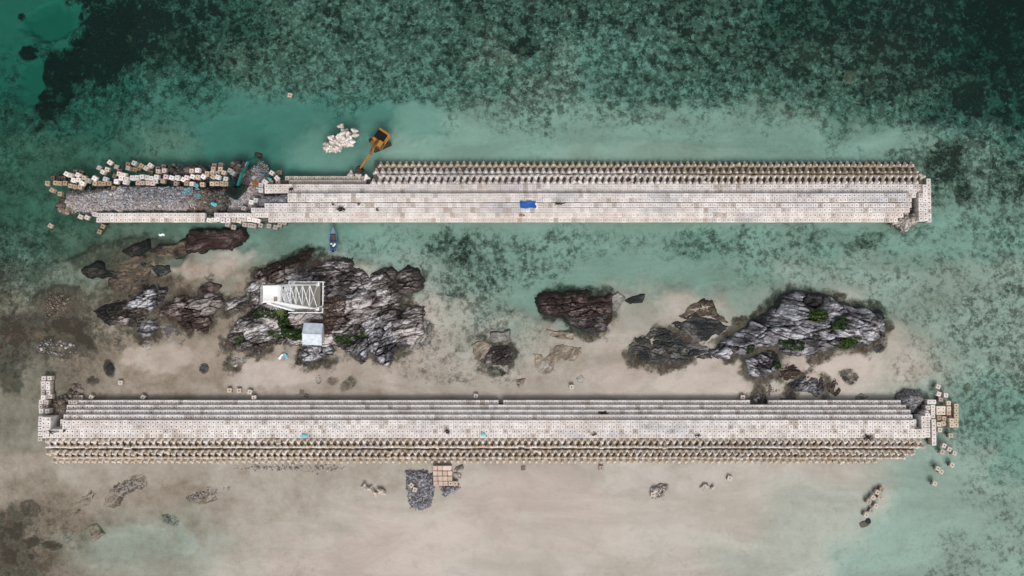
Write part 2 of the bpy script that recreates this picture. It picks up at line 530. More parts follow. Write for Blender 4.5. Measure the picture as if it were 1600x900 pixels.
# lower breakwater, north to south
row(107, 1408, 629.2, 1.4, skip=[(776, 788), (1175, 1200)], jz=.03, sy=1.12)
row(104, 1416, 636.6, 2.05, sy=1.12); row(103, 1423, 644.2, 2.7, sy=1.12); row(99, 1426, 651.8, 3.35, sy=1.12)
row(97, 1429, 660, 3.95, under=0); row(97, 1429, 667, 3.95)
row(66, 1447, 674, 3.95); row(66, 1447, 681, 3.95)
colm(97.5, 655, 670, 3.09, 1); colm(1428.5, 655, 670, 3.09, 1); row(80, 97, 671, 3.09, under=1); row(1429, 1440, 671, 3.09, under=1)
colm(68.5, 652, 671, 4.0, 2); colm(75.5, 652, 671, 4.0, 2); colm(63.2, 650, 690, 3.0, 2); colm(79.6, 652, 671, 3.0, 1)
for x, y, z in [(68, 591, 1.2), (77, 591, 1.1), (67, 599, 1.3), (74.5, 599, 1.3), (67, 606, 1.3), (74.5, 606, 1.3), (75, 613.5, 1.2), (78, 619.5, 1), (67, 613.5, .8), (67, 621, 2.0),
                (64, 628, 1.1), (72, 628.5, 1.1), (63, 635.5, .9), (71, 635.5, .8), (64, 642.5, 2.2), (73.5, 642.5, 2.2), (118, 621, .6), (125.5, 621, .6), (110, 628.5, 1.8), (117, 628.5, 1.9)]:
    one(x, y, z, jit(3), 1)
colm(1443, 650, 671, 3.9, 2); colm(1449.5, 645, 684, 3.9, 2)
for x, y, z in [(1452.5, 628, 1.7), (1459.5, 628, 1.5), (1450, 637, 1.9), (1458, 636, 1.4), (1458, 643, 1.4), (1458, 650, 1.4), (1448, 645, 2.4), (1444, 645, .9), (1451, 652, 2.5)]:
    one(x, y, z, 0, 1)
colm(1459, 655, 696, 1.5, 1)
BLOCK_ME = mesh_np('concrete_block', BV, BF); BLOCK_ME.materials.append(M['concrete'])
o = merged('concrete_blocks', BV, BF, stuff_blocks, M['concrete'])
tag(o, 'rows of square pale concrete blocks stepped into two long breakwaters', 'concrete blocks', 'concrete blocks', 'stuff')
for m in single_rows:
    o = link('concrete_block', BLOCK_ME); o.matrix_world = m
    tag(o, 'pale concrete block in the northern row of the deck carrying the blue tarp', 'concrete block', 'deck blocks of the upper breakwater')

# ------------------------------------------------------------------ loose blocks
LB_ME = mesh_np('loose_block', BV, BF); LB_ME.materials.append(M['concrete'])
TAN, WHT, DRK, PNK, GRY, SUB = (.68, .585, .45), (1.12, 1.1, 1.1), (.42, .37, .34), (.95, .8, .75), (.8, .82, .85), (.7, .7, .66)
def loose(x, y, z, rz, col, label, group, side=False, tilt=.1):
    o = link('loose_block', LB_ME)
    c = P(x, y, z); o.location = (c.x, c.y, z - .475)
    tx, ty = jit(tilt), jit(tilt)
    if side: tx += math.pi / 2
    o.rotation_euler = (tx, ty, math.radians(rz)); o.color = (*col, 1)
    tag(o, label, 'concrete block', group)
    return o
def zoomed(ox, oy, sc, u, v): return ox + u / sc, oy + v / sc
ZA, ZB, ZC, ZD = (60, 240, 10.587), (200, 240, 10.587), (320, 240, 10.587), (300, 310, 10.667)
def series(zoom, items, fmt, group, z, col=WHT):
    items = sorted(items, key=lambda i: i[0])
    for k, it in enumerate(items):
        u, v, r = it[:3]; cc = it[3] if len(it) > 3 else col; zt = it[4] if len(it) > 4 else z
        x, y = zoomed(*zoom, u, v)
        loose(x, y, zt + jit(.12), -r, cc, fmt.format(ORD[k]), group, side=(len(it) > 5), tilt=.16)
HEAP = 'loose blocks tumbled along the north edge of the rubble'
series(ZA, [(455, 335, 30), (525, 352, 20, PNK), (572, 437, 10), (605, 300, 5, DRK, .7), (695, 312, 15, DRK, .7), (645, 350, 25), (655, 430, 15), (715, 487, 30), (750, 397, 10, TAN), (805, 440, 20, GRY), (920, 402, 35), (1100, 417, 20, GRY)],
       'pale cube tumbled at the west end of the heap, {} of twelve from the west', HEAP, 1.7)
series(ZA, [(1000, 237, 25, GRY, .6, 1), (1060, 302, 28), (1130, 257, 15, PNK), (1175, 142, 35), (1288, 217, 15, SUB, .5, 1), (1480, 240, 10, GRY, .8, 1), (1480, 175, 12, DRK, .6)],
       'white cube fallen in the water off the heap, {} of seven from the west', HEAP, 1.0)
series(ZA, [(1280, 457, 0), (1330, 332, 8, PNK), (1360, 402, 0), (1407, 350, 10), (1452, 420, 5), (1432, 472, 10), (1340, 287, 0, DRK, 1), (1260, 372, 20, DRK, 1)],
       'pale cube in the knot where the white cube row begins, {} from the west', HEAP, 1.9)
series(ZA, [(140, 490, 0), (275, 482, 0), (352, 490, 2), (435, 486, 0), (525, 528, 8), (603, 545, 8), (682, 552, 8), (930, 490, 4), (1015, 492, 0), (1085, 492, 0), (1165, 492, 0), (1240, 572, 3), (220, 602, 30), (350, 662, 5)],
       'tan algae stained cube along the west rubble edge, {} from the west tip', 'tan stained blocks edging the rubble', 1.0, TAN)
series(ZA, [(235, 405, 0), (330, 410, 5), (410, 405, 2)], 'dark wet cube just awash north of the west tip, {} of three', 'dark wet blocks at the west tip', .15, DRK)
series(ZB, [(95, 157, 20, GRY), (215, 197, 30, TAN), (290, 242, 30), (360, 192, 35), (110, 260, 20, TAN, .6), (175, 245, 10, DRK, .7)],
       'cube leaning at the water edge behind the white row, {} of six from the west', HEAP, 1.1)
series(ZB, [(495, 292, 0), (595, 277, 0), (490, 247, 0, DRK, .9), (375, 317, 0, DRK, .9), (585, 210, 5, DRK, .6)],
       'cube standing behind the middle of the white cube row, {} of five from the west', HEAP, 1.6, PNK)
series(ZB, [(65, 397, 0), (145, 392, 2), (227, 377, -3), (305, 392, 0), (385, 402, 4), (465, 382, 3), (620, 377, 10, PNK), (715, 397, 20), (810, 397, 0)],
       'white cube in the neat row along the north rubble edge, {} from its west end', HEAP, 2.2)
series(ZB, [(450, 452, 0, GRY), (325, 482, 0, PNK), (400, 490, 0, PNK), (570, 450, 0, TAN), (790, 492, 5, DRK), (240, 480, 0, TAN), (160, 480, 2, TAN)],
       'pinkish cube tucked in front of the white row, {} of seven from the west', HEAP, 1.55)
series(ZB, [(910, 427, 30), (962, 397, 15), (1060, 377, 20), (1150, 387, 5, PNK), (1240, 372, 35, WHT), (1145, 272, 0), (1050, 282, 0, TAN), (1052, 500, 5), (962, 492, 0, TAN), (1222, 507, 0, TAN), (890, 582, 5, PNK, 1.6), (1300, 330, 5, TAN)],
       'cube in the jumble west of the teal excavator, {} of twelve from the west', HEAP, 1.9)
series(ZB, [(1400, 382, 30), (1480, 387, 15, WHT, 2.2), (1420, 197, 0, DRK, 1.0), (1532, 187, 5, DRK, 1.1), (1405, 252, 0), (1520, 250, 0), (1395, 317, 0), (1482, 322, 0)],
       'tan cube piled beside the teal excavator, {} of eight from the west', HEAP, 1.6, (.72, .6, .48))
series(ZC, [(310, 312, 15, TAN), (415, 277, 30, GRY), (462, 325, 30, GRY, 1.4, 1), (340, 417, 10, WHT), (115, 492, 0, TAN), (195, 492, 0, TAN), (280, 492, 0, TAN), (357, 497, 0, TAN), (465, 457, 30, DRK)],
       'cube against the boom side of the teal excavator, {} of nine from the west', HEAP, 1.8)
series(ZC, [(1100, 317, 30), (1185, 402, 40, WHT, 1.7), (1235, 312, 5, DRK, .5), (1190, 340, 10, DRK, .6)], 'cube dropped in the water at the deck corner, {} of four from the west', 'loose blocks beside the teal excavator', 1.1, GRY)
series(ZC, [(985, 462, 35, WHT, 2.4), (925, 517, 5, GRY), (920, 602, 3, GRY), (765, 802, 15, WHT), (838, 767, 10, GRY), (1090, 480, 0, TAN, 1.1)], 'cube between teal excavator and deck end, {} of six from the west', 'loose blocks beside the teal excavator', 2.2)
series(ZD, [(280, 362, 10), (360, 357, 5), (430, 350, 8), (508, 364, 0), (595, 362, 3), (695, 357, 3), (775, 367, 12), (860, 342, 0), (945, 347, 0), (1030, 357, 10), (1092, 372, 15)],
       'white cube set along the south rubble edge, {} of eleven from the west', 'loose blocks on the south rubble edge', 1.5)
series(ZD, [(590, 432, 10), (685, 478, 8), (875, 432, 15), (960, 445, 5), (1030, 458, 8), (1140, 442, 20), (1280, 457, 5), (1387, 482, 15), (1457, 442, 10), (1540, 405, 12, GRY, .4)],
       'white cube slipped into the water below the rubble, {} of ten from the west', 'loose blocks on the south rubble edge', .7, GRY)
loose(*zoomed(*ZD, 860, 162), 1.9, -15, GRY, 'grey cube tilted on the rubble south of the teal excavator', 'loose blocks beside the teal excavator')
Z1 = (50, 220, 5.333)
for u, v, r, c, z, lb in [(400, 632, 25, WHT, .7, 'west cube of the pair in the water off the south-west rubble corner'), (455, 637, 25, WHT, .7, 'east cube of the pair in the water off the south-west rubble corner'),
                          (150, 707, 30, PNK, .5, 'lone pinkish cube in green water off the west tip of the breakwater'), (590, 712, 25, TAN, .3, 'upper of two brownish cubes sunk below the tan wall'),
                          (560, 757, 20, TAN, .3, 'lower of two brownish cubes sunk below the tan wall'), (520, 610, 5, GRY, 1.7, 'greyish cube capping the west end of the tan wall')]:
    loose(*zoomed(*Z1, u, v), z, -r, c, lb, 'scattered blocks near the west tip')
for x, y, r, c, z, lb in [(452.5, 148.5, 15, WHT, .5, 'lone white cube in the turbid water north of the breakwater'),
                          (358, 610, 0, WHT, .7, 'west cube of four white ones on the sand above the lower breakwater'), (373, 610.5, 0, WHT, .7, 'second from the west of four white cubes on the sand above the wall'),
                          (390, 612.5, 15, WHT, .7, 'turned third cube of four white ones on the sand above the lower breakwater'), (396.5, 621.5, 0, WHT, 1., 'cube touching the wall, east end of four white ones'),
                          (471, 613, 10, SUB, .1, 'greyish sunken cube on the sand south of the small shed'), (478.5, 618, 20, SUB, -.1, 'faint sunken cube beside the greyish one south of the shed'),
                          (187.5, 598, 0, WHT, .6, 'lone white cube on the sand near two dark rocks'), (142, 620.7, 30, WHT, .8, 'turned white cube close to the west end of the lower breakwater'), (223, 620.7, 30, GRY, .8, 'grey white cube tilted against the north wall of the lower breakwater'),
                          (743.5, 618.7, 10, WHT, .6, 'white cube on the sand just west of the gap in the wall'), (893, 604.5, 0, WHT, .7, 'white cube beside a pale boulder on the sand south of the dark rocks'),
                          (1083, 615, 0, SUB, -.2, 'sunken bluish cube below the dark weedy rocks'), (1161, 621, 5, WHT, .8, 'white cube on the sand against the wall beside the mauve boulder'),
                          (817.5, 731.5, 0, SUB, .1, 'sunken grey cube at the tetrapod foot east of the block stack'), (939.5, 731.3, 0, PNK, .5, 'pinkish cube at the tetrapod foot of the lower breakwater'),
                          (1140.5, 747.5, 22, WHT, .6, 'lone white cube on the sand south of the lower breakwater'), (1020.5, 772.5, 5, WHT, .7, 'white cube beside the small pale stone pile')]:
    loose(x, y, z, -r, c, lb, 'scattered blocks on the sand', tilt=.06)
ZR = (1400, 580, 5)
for u, v, r, c, z, lb in [(332, 121, 20, WHT, .8, 'northernmost white cube off the east end of the lower breakwater'), (337, 178, 20, WHT, 1.3, 'upright white cube with a dark hole below the northernmost one'), (392, 188, 5, WHT, 1., 'white cube east of the one with the dark hole'),
                          (350, 222, 10, GRY, .5, 'half sunk grey cube north of the stacked blocks'), (430, 502, 3, WHT, .6, 'white cube alone below the east block stack'), (345, 459, 3, WHT, .9, 'white cube close to the end wall below the stacked blocks'),
                          (378, 582, 25, WHT, .9, 'northern cube of the slanting four off the east end'), (420, 609, 25, WHT, .8, 'second cube of the slanting four off the east end'), (365, 632, 25, WHT, .7, 'western cube of the slanting four off the east end'), (458, 641, 20, WHT, .7, 'eastern cube of the slanting four off the east end'),
                          (440, 734, 25, WHT, .5, 'lone white cube east of the touching pair'), (330, 761, 25, WHT, .7, 'upper cube of the touching pair south-east of the breakwater'), (357, 786, 35, WHT, .6, 'lower cube of the touching pair south-east of the breakwater'), (305, 878, 20, WHT, .6, 'southernmost lone cube off the east end')]:
    loose(*zoomed(*ZR, u, v), z, -r, c, lb, 'loose blocks off the east end', tilt=.06)
ZG = (1390, 590, 10)
CRM = (.95, .88, .76)
g = [(770, 482), (840, 480), (768, 550), (840, 548)]
for k, (u, v) in enumerate(g): loose(*zoomed(*ZG, u, v), 1.5, jit(2), CRM, ['north-west', 'north-east', 'south-west', 'south-east'][k] + ' cream block of the square of four off the east wall', 'stacked blocks off the east wall', tilt=.03)
for k, (u, v) in enumerate([(925, 397), (928, 482), (926, 552)]): loose(*zoomed(*ZG, u, v), 1.2, jit(2), CRM, 'cream block in the short column beside the square of four, {} from the north'.format(ORD[k]), 'stacked blocks off the east wall', tilt=.03)
for k, (u, v) in enumerate([(1045, 442), (1045, 515), (1045, 590), (1045, 664), (1045, 740)]): loose(*zoomed(*ZG, u, v), 1.0, jit(2), CRM, 'cream block in the outermost east column, {} from the north'.format(ORD[k]), 'stacked blocks off the east wall', tilt=.03)
for k, (u, v) in enumerate([(972, 672), (975, 745)]): loose(*zoomed(*ZG, u, v), 1.1 + .5 * (1 - k), jit(2), CRM, ['upper', 'lower'][k] + ' cream block joined to the outermost east column', 'stacked blocks off the east wall', tilt=.03)
for k, (u, v) in enumerate([(775, 630), (855, 640), (772, 730), (845, 717), (920, 625)]): loose(*zoomed(*ZG, u, v), [.8, .8, 1.3, 1.1, .4][k], jit(3), [TAN, CRM, CRM, CRM, TAN][k], 'cream block south of the square of four, {} in reading order'.format(ORD[k]), 'stacked blocks off the east wall', tilt=.03)
ZH = (1280, 580, 3.4625)
for k, (u, v, r, c, z) in enumerate([(338, 641, 25, TAN, .6), (317, 656, 30, WHT, .8), (331, 682, 30, CRM, .6), (292, 683, 30, WHT, .8), (270, 706, 25, GRY, .8), (309, 729, 30, WHT, .6), (284, 756, 30, GRY, .5), (256, 778, 30, WHT, .7)]):
    loose(*zoomed(*ZH, u, v), z, -r, c, 'white cube in the slanting chain in the south-east shallows, {} from its north end'.format(ORD[k]), 'chain of loose blocks in the shallows', tilt=.05)
ZK = (560, 690, 6.667)
BRK = (.95, .83, .74)
for j, (yy, xs) in enumerate([(278, (800, 850, 900, 947)), (332, (800, 850, 902, 953)), (386, (803, 855, 905, 955)), (438, (805, 857, 908, 962, 1010))]):
    for k, xx in enumerate(xs):
        loose(*zoomed(*ZK, xx, yy), 1.0 + (j == 0) * .3, jit(2), (GRY if (j, k) == (3, 3) else BRK) if (j + k) % 3 else PNK, 'reddish grey block of the sand stack, {} in its {} row from the north'.format(ORD[k], ORD[j]), 'blocks stacked on the sand south of the lower breakwater', side=(j < 3 or k < 3), tilt=.02)
for k, (u, v, r) in enumerate([(552, 455, 40), (587, 502, 15)]): loose(*zoomed(*ZK, u, v), 1.1, -r, BRK, ['upper', 'lower'][k] + ' pale block dropped on the grey stone pile', 'blocks on the grey stone pile')

# ------------------------------------------------------------------ tetrapods
def tmat(c, rz, tx=0, ty=0, s=1.): return Matrix.Translation(c) @ Euler((tx, ty, rz)).to_matrix().to_4x4() @ Matrix.Scale(s, 4)
TET_U = mesh_np('tetrapod', TV, TF, False); TET_U.materials.append(M['tetra_upper'])
TET_C = mesh_np('tetrapod_loose', TV, TF, False); TET_C.materials.append(M['tetra_clean'])
tstuff_u = []; tstuff_l = []
def trow(x0, x1, y, z, rz, tilt, shift=0.):
    a, b = P(x0, y, z), P(x1, y, z); pitch = 1.405
    n = int((b.x - a.x) / pitch)
    out = []
    for i in range(n):
        w = 4. if random.random() < .07 else 1.
        out.append(tmat((a.x + (i + .5 + shift) * pitch + jit(.04), a.y + jit(.05) * w, z + jit(.05) * w), rz + jit(.09) * w, tilt + jit(.08) * w, jit(.08) * w, random.uniform(.93, 1.05)))
    return out
# upper slope: rows point north, every second row turned over
up_rows = [trow(590, 1430, 258.2, .35, 0, .12), trow(583, 1440, 268.5, 1.0, 0, .2, .0), trow(585, 1442, 276.3, 1.45, math.pi, -.1, .5), trow(578, 1436, 285.2, 1.75, 0, .12, .0)]
tstuff_u += up_rows[0]
names = {1: 'second row from the sea', 2: 'third row from the sea', 3: 'row against the blocks'}
for k in (1, 2, 3):
    for m in up_rows[k]:
        o = link('tetrapod', TET_U); o.matrix_world = m
        tag(o, 'concrete tetrapod in the %s of the upper breakwater slope' % names[k], 'tetrapod', 'tetrapods on the upper breakwater, ' + names[k])
lo_rows = [(70, 1447, 688.2, 2.75, math.pi, -.12, 0.), (66, 1449, 696.5, 2.2, 0, .1, .5), (72, 1440, 706.6, 1.45, math.pi, -.2, 0.), (78, 1420, 713.5, .8, 0, .1, .5), (82, 1375, 719.2, .45, math.pi, -.15, 0.)]
for r in lo_rows: tstuff_l += trow(*r)
o = merged('tetrapods', TV, TF, tstuff_l + tstuff_u, M['tetra_lower'])
tag(o, 'interlocked rows of tan concrete tetrapods along the breakwater slopes', 'tetrapods', 'concrete tetrapods', 'stuff')
# the heap in the water
ZT = (490, 180, 8.18)
pts = [(355, 140), (520, 200), (530, 255), (400, 210), (370, 235), (435, 235), (345, 270), (450, 275), (385, 300), (320, 310), (470, 310), (430, 330), (285, 325), (240, 320), (215, 290), (350, 345), (400, 370), (460, 370), (300, 370), (250, 360), (185, 375), (160, 400), (215, 400), (300, 410), (345, 390), (230, 445), (280, 430), (170, 425), (490, 345), (320, 430)]
for k, (u, v) in enumerate(pts):
    z = .5 + .5 * (k > 3) * random.random(); c = P(*zoomed(*ZT, u, v), z)
    o = link('tetrapod', TET_C); o.matrix_world = tmat(c, random.uniform(0, 6.28), jit(.9), jit(.9), 1.05)
    if k == 0: lb = 'white tetrapod lying alone just north of the heap in the water'
    elif k in (1, 2): lb = ['northern', 'southern'][k - 1] + ' white tetrapod of the two lying just east of the heap in the water'
    else: lb = 'white tetrapod in the loose heap in the water west of the yellow excavator'
    tag(o, lb, 'tetrapod', 'tetrapods heaped in the water')
for k, (x, y, z, lb) in enumerate([(548.5, 272, .5, 'tetrapod in the water left of the yellow bucket'), (561, 274.5, .7, 'tetrapod under the yellow excavator bucket'), (572.5, 277, .9, 'tetrapod at the west end of the placed rows')]):
    c = P(x, y, z); o = link('tetrapod', TET_C); o.matrix_world = tmat(c, k * 1.3, .5, .3); tag(o, lb, 'tetrapod', 'loose tetrapods at the row end')
for k, (x, y) in enumerate([(569.5, 760.5), (578, 764), (587, 771.5), (594, 766.5), (599, 769)]):
    c = P(x, y, .35); o = link('tetrapod', TET_C); o.matrix_world = tmat(c, k * 1.7, .7 * (-1) ** k, .4, .9)
    tag(o, 'tetrapod on the sand west of the grey stone pile, {} of five from the west'.format(ORD[k]), 'tetrapod', 'tetrapods on the sand')
for k, (x, y) in enumerate([(1098.5, 761.5), (1104, 759), (1113.5, 762)]):
    c = P(x, y, .2); o = link('tetrapod', TET_C); o.matrix_world = tmat(c, k * 1.1, .8, .4, .75)
    tag(o, 'half buried tetrapod on the sand east of the small pale stone pile, {} of three'.format(ORD[k]), 'tetrapod', 'tetrapods on the sand')

# ------------------------------------------------------------------ rubble cores under the breakwaters
def core(name, x0, x1, ya, yb, z, label, slope=None):
    mb = MB()
    a, b = P(x0, ya, z), P(x1, yb, z)
    mb.box(((a.x + b.x) / 2, (a.y + b.y) / 2, z / 2 - 1.5), (b.x - a.x, a.y - b.y, z + 3))
    if slope:
        sx0, sx1, yt, zt, yb2, zb = slope
        A, B = P(sx0, yt, zt), P(sx0, yb2, zb); L = P(sx1, yt, zt).x
        e = 3 if zt > 0 else 0
        vs = [(A.x, A.y, zt), (L, A.y, zt), (L, B.y, zb), (A.x, B.y, zb), (A.x, A.y, -3), (L, A.y, -3), (L, B.y, -3), (A.x, B.y, -3)]
        mb.add(vs, [[0, 3, 2, 1], [0, 1, 5, 4], [1, 2, 6, 5], [2, 3, 7, 6], [3, 0, 4, 7]])
    o = mb.obj(name, M['core']); tag(o, label, None, None, 'structure')
core('foundation', 400, 1453, 281, 346, .2, 'dark gravel core under the upper breakwater', (582, 1436, 288, 1.4, 254, -.35))
core('foundation', 66, 1450, 630, 684, .1, 'dark gravel core under the lower breakwater', (74, 1432, 685, 2.4, 710, .45))
mb = MB()
for a, b, c, d, z in [(449, 1415, 302, 332, 1.9), (415, 1415, 289, 300, 1.1)]:
    p, q = P(a, c, z), P(b, d, z); mb.box(((p.x + q.x) / 2, (p.y + q.y) / 2, z / 2), (q.x - p.x, p.y - q.y, z))
for a, b, c, d, z in [(102, 1418, 648, 684, 2.2), (106, 1412, 634, 647, .75)]:
    p, q = P(a, c, z), P(b, d, z); mb.box(((p.x + q.x) / 2, (p.y + q.y) / 2, z / 2), (q.x - p.x, p.y - q.y, z))
tag(mb.obj('foundation', M['core']), 'dark gravel fill beneath the block decks', None, None, 'structure')

# ------------------------------------------------------------------ rubble
ICO_V = []; 
_t = (1 + 5 ** .5) / 2
ICO_V = np.array([(-1, _t, 0), (1, _t, 0), (-1, -_t, 0), (1, -_t, 0), (0, -1, _t), (0, 1, _t), (0, -1, -_t), (0, 1, -_t), (_t, 0, -1), (_t, 0, 1), (-_t, 0, -1), (-_t, 0, 1)]) / math.sqrt(1 + _t * _t)
ICO_F = np.array([(0, 11, 5), (0, 5, 1), (0, 1, 7), (0, 7, 10), (0, 10, 11), (1, 5, 9), (5, 11, 4), (11, 10, 2), (10, 7, 6), (7, 1, 8), (3, 9, 4), (3, 4, 2), (3, 2, 6), (3, 6, 8), (3, 8, 9), (4, 9, 5), (2, 4, 11), (6, 2, 10), (8, 6, 7), (9, 8, 1)])
def rotmats(n):
    q = rng.normal(size=(n, 4)); q /= np.linalg.norm(q, axis=1)[:, None]; w, x, y, z = q.T
    return np.stack([np.stack([1 - 2 * (y * y + z * z), 2 * (x * y - z * w), 2 * (x * z + y * w)], -1), np.stack([2 * (x * y + z * w), 1 - 2 * (x * x + z * z), 2 * (y * z - x * w)], -1), np.stack([2 * (x * z - y * w), 2 * (y * z + x * w), 1 - 2 * (x * x + y * y)], -1)], 1)
def rubble(name, poly, zt, n, size, mat, label, base=True, edge=1.2, zedge=None, seed=1, cat='rubble'):
    pw = [tuple(P(x, y, max(zt, 0))[:2]) for x, y in poly]
    lo = np.min(pw, 0); hi = np.max(pw, 0)
    X = rng.uniform(lo[0], hi[0], n * 4); Y = rng.uniform(lo[1], hi[1], n * 4)
    wob = 1.2 * (fbm(X / 1.5, Y / 1.5, seed, 3) - .5)
    sd = poly_sd(X, Y, pw) + wob
    k = (sd > 0) | (rng.random(n * 4) < np.exp(sd / .35) * .6)
    X, Y, sd = X[k][:n], Y[k][:n], sd[k][:n]; n = len(X)
    zed = -.5 if zedge is None else zedge
    z = zed + (zt - zed) * sstep(-.3, edge, sd) + .35 * (fbm(X / 2.5, Y / 2.5, seed + 4, 3) - .5)
    s = size * np.exp(rng.normal(0, .42, n))
    R = rotmats(n); sc = s[:, None] * rng.uniform(.6, 1.25, (n, 3))
    V = ICO_V[None] * (1 + rng.uniform(-.18, .18, (n, 12, 1)))
    V = np.einsum('nij,nkj->nki', R, V * sc[:, None, :]) + np.stack([X, Y, z], -1)[:, None, :]
    Fc = (ICO_F[None] + (np.arange(n) * 12)[:, None, None]).reshape(-1, 3)
    V = V.reshape(-1, 3)
    if base:
        b = len(V); st = .35
        ax = np.arange(lo[0] - .5, hi[0] + .5, st); ay = np.arange(lo[1] - .5, hi[1] + .5, st)
        BX, BY = np.meshgrid(ax, ay)
        sdb = poly_sd(BX, BY, pw) + 1.2 * (fbm(BX / 1.5, BY / 1.5, seed, 3) - .5)
        BZ = zed + (zt - zed) * sstep(-.3, edge, sdb) + .35 * (fbm(BX / 2.5, BY / 2.5, seed + 4, 3) - .5) - size * .5
        I = np.arange(BX.size).reshape(BX.shape)
        Q = np.stack([I[:-1, :-1], I[:-1, 1:], I[1:, 1:], I[1:, :-1]], -1).reshape(-1, 4)
        Q = Q[(sdb.ravel()[Q] > -.6).all(1)]
        T = np.concatenate([Q[:, [0, 1, 2]], Q[:, [0, 2, 3]]]) + b
        V = np.concatenate([V, np.stack([BX, BY, BZ], -1).reshape(-1, 3)]); Fc = np.concatenate([Fc, T])
    o = link(name, mesh_np(name, V, Fc), mat)
    return tag(o, label, cat, None, 'stuff')
rubble('rubble', [(96, 300), (140, 296), (185, 289), (250, 291), (300, 293), (310, 331), (240, 333), (150, 333), (118, 330), (100, 322)], 1.7, 11000, .135, M['gravel'], 'grey broken stone filling the unfinished west end of the breakwater', seed=1)
rubble('rubble', [(190, 293), (300, 292), (300, 318), (195, 314)], 2.0, 2800, .14, M['gravel_blue'], 'bluish grey stone heaped on top of the unfinished fill', base=False, zedge=1.6, seed=2)
rubble('rubble', [(285, 292), (326, 290), (330, 332), (285, 332)], 1.75, 1900, .14, M['gravel_brown'], 'brown stained stone between the grey and the black rubble', seed=3)
rubble('rubble', [(315, 292), (356, 291), (362, 305), (352, 333), (316, 333)], 1.3, 2000, .16, M['gravel_dark'], 'black wet rubble patch west of the teal excavator', seed=4)
rubble('rubble', [(345, 300), (385, 270), (402, 250), (412, 262), (415, 285), (412, 331), (350, 332)], 1.5, 5200, .135, M['gravel'], 'grey gravel bank under the teal excavator', edge=3, seed=5)
rubble('rubble', [(408, 309), (448, 307), (448, 318), (408, 318)], 2.35, 700, .14, M['gravel_blue'], 'fine blue grey gravel bed at the west end of the deck', zedge=2.1, seed=6)
rubble('rubble', [(84, 318), (110, 305), (118, 330), (95, 333)], .4, 300, .25, M['gravel_brown'], 'dark brown stones sliding off the west tip', seed=7)
rubble('rubble', [(262, 262), (305, 255), (330, 268), (318, 282), (262, 285)], .7, 260, .3, M['gravel_dark'], 'dark boulders behind the white cubes at the water edge', seed=8)
rubble('rubble', [(358, 255), (378, 252), (385, 275), (360, 280)], .6, 160, .3, M['gravel_dark'], 'dark stones beside the teal boom', seed=9)
rubble('rubble', [(1400, 345), (1412, 335), (1441, 334), (1443, 343), (1428, 350), (1422, 360), (1414, 352)], 1.5, 420, .27, M['gravel_pale'], 'pale broken stone spilling out at the south-east corner of the upper breakwater', seed=10)
rubble('rubble', [(1424, 303), (1436, 303), (1436, 333), (1420, 333), (1420, 318)], .5, 120, .25, M['gravel_dark'], 'dark stone at the bottom of the pit in the upper breakwater', seed=11)
rubble('rubble', [(1407, 622), (1418, 610), (1442, 612), (1450, 626), (1440, 634), (1432, 648), (1424, 650)], 1.7, 2400, .13, M['gravel_blue'], 'grey stone heap spilling over the east end of the lower breakwater', seed=12)
rubble('rubble', [(1427, 634), (1443, 634), (1443, 671), (1428, 671)], .8, 250, .2, M['gravel_dark'], 'dark stone in the pit at the east end of the lower breakwater', seed=13)
rubble('rubble', [(80, 626), (100, 618), (106, 632), (102, 655), (97, 671), (80, 671)], .9, 650, .24, M['gravel_brown'], 'brown stones in the opening at the west end of the lower breakwater', seed=14)
rubble('rubble', [(634, 737), (660, 732), (676, 738), (682, 765), (676, 790), (660, 798), (640, 797), (634, 770)],   .5, 2300, .15, M['gravel_blue'], 'big blue grey stone pile on the sand', seed=15)
rubble('rubble', [(686, 760), (718, 756), (716, 770), (694, 776)], .35, 260, .2, M['gravel_blue'], 'small grey stone pile below the stacked blocks', seed=16)
rubble('rubble', [(706, 730), (722, 726), (728, 748), (714, 752)], .15, 45, .3, M['gravel_pale'], 'pale broken stones beside the stacked blocks', base=False, seed=17)
rubble('rubble', [(1016, 764), (1030, 755), (1046, 757), (1040, 780), (1022, 783)], .35, 150, .22, M['gravel_pale'], 'small pale stone pile on the sand with one cube', base=False, seed=18)
rubble('rubble', [(340, 728), (420, 722), (520, 724), (560, 730), (500, 742), (380, 738)], .05, 420, .14, M['gravel_pale'], 'scattered pale stones along the tetrapod foot', base=False, seed=19)
rubble('rubble', [(165, 772), (185, 755), (215, 745), (232, 752), (225, 762), (190, 780)], .02, 190, .13, M['gravel'], 'grey stones strewn over the slab near the south-west', base=False, seed=20)
rubble('rubble', [(290, 775), (320, 755), (360, 760), (350, 775), (300, 788)], .0, 190, .13, M['gravel'], 'loose grey stones on the sand below the lower breakwater', base=False, seed=21)
rubble('rubble', [(58, 478), (75, 455), (112, 460), (118, 475), (92, 500), (70, 500)], -.0, 420, .13, M['gravel_brown'], 'grey boulder field on the brown flats', base=False, seed=22)
rubble('rubble', [(60, 530), (110, 530), (130, 552), (90, 562), (50, 548)], -.12, 200, .17, M['gravel'], 'loose stones beside the black weed patch', base=False, seed=23)
rubble('rubble', [(122, 468), (131, 460), (132, 478), (122, 482)], .1, 12, .24, M['gravel_pale'], 'few pale boulders east of the grey boulder field', base=False, seed=24)
rubble('rubble', [(110, 605), (125, 600), (130, 620), (105, 622)], .1, 60, .3, M['gravel_brown'], 'brown stones on the sand north of the wall', base=False, seed=25)
rubble('rubble', [(1195, 610), (1215, 600), (1222, 608), (1200, 618)], .1, 40, .3, M['gravel_brown'], 'small brown stones near the mauve boulder', base=False, seed=26)

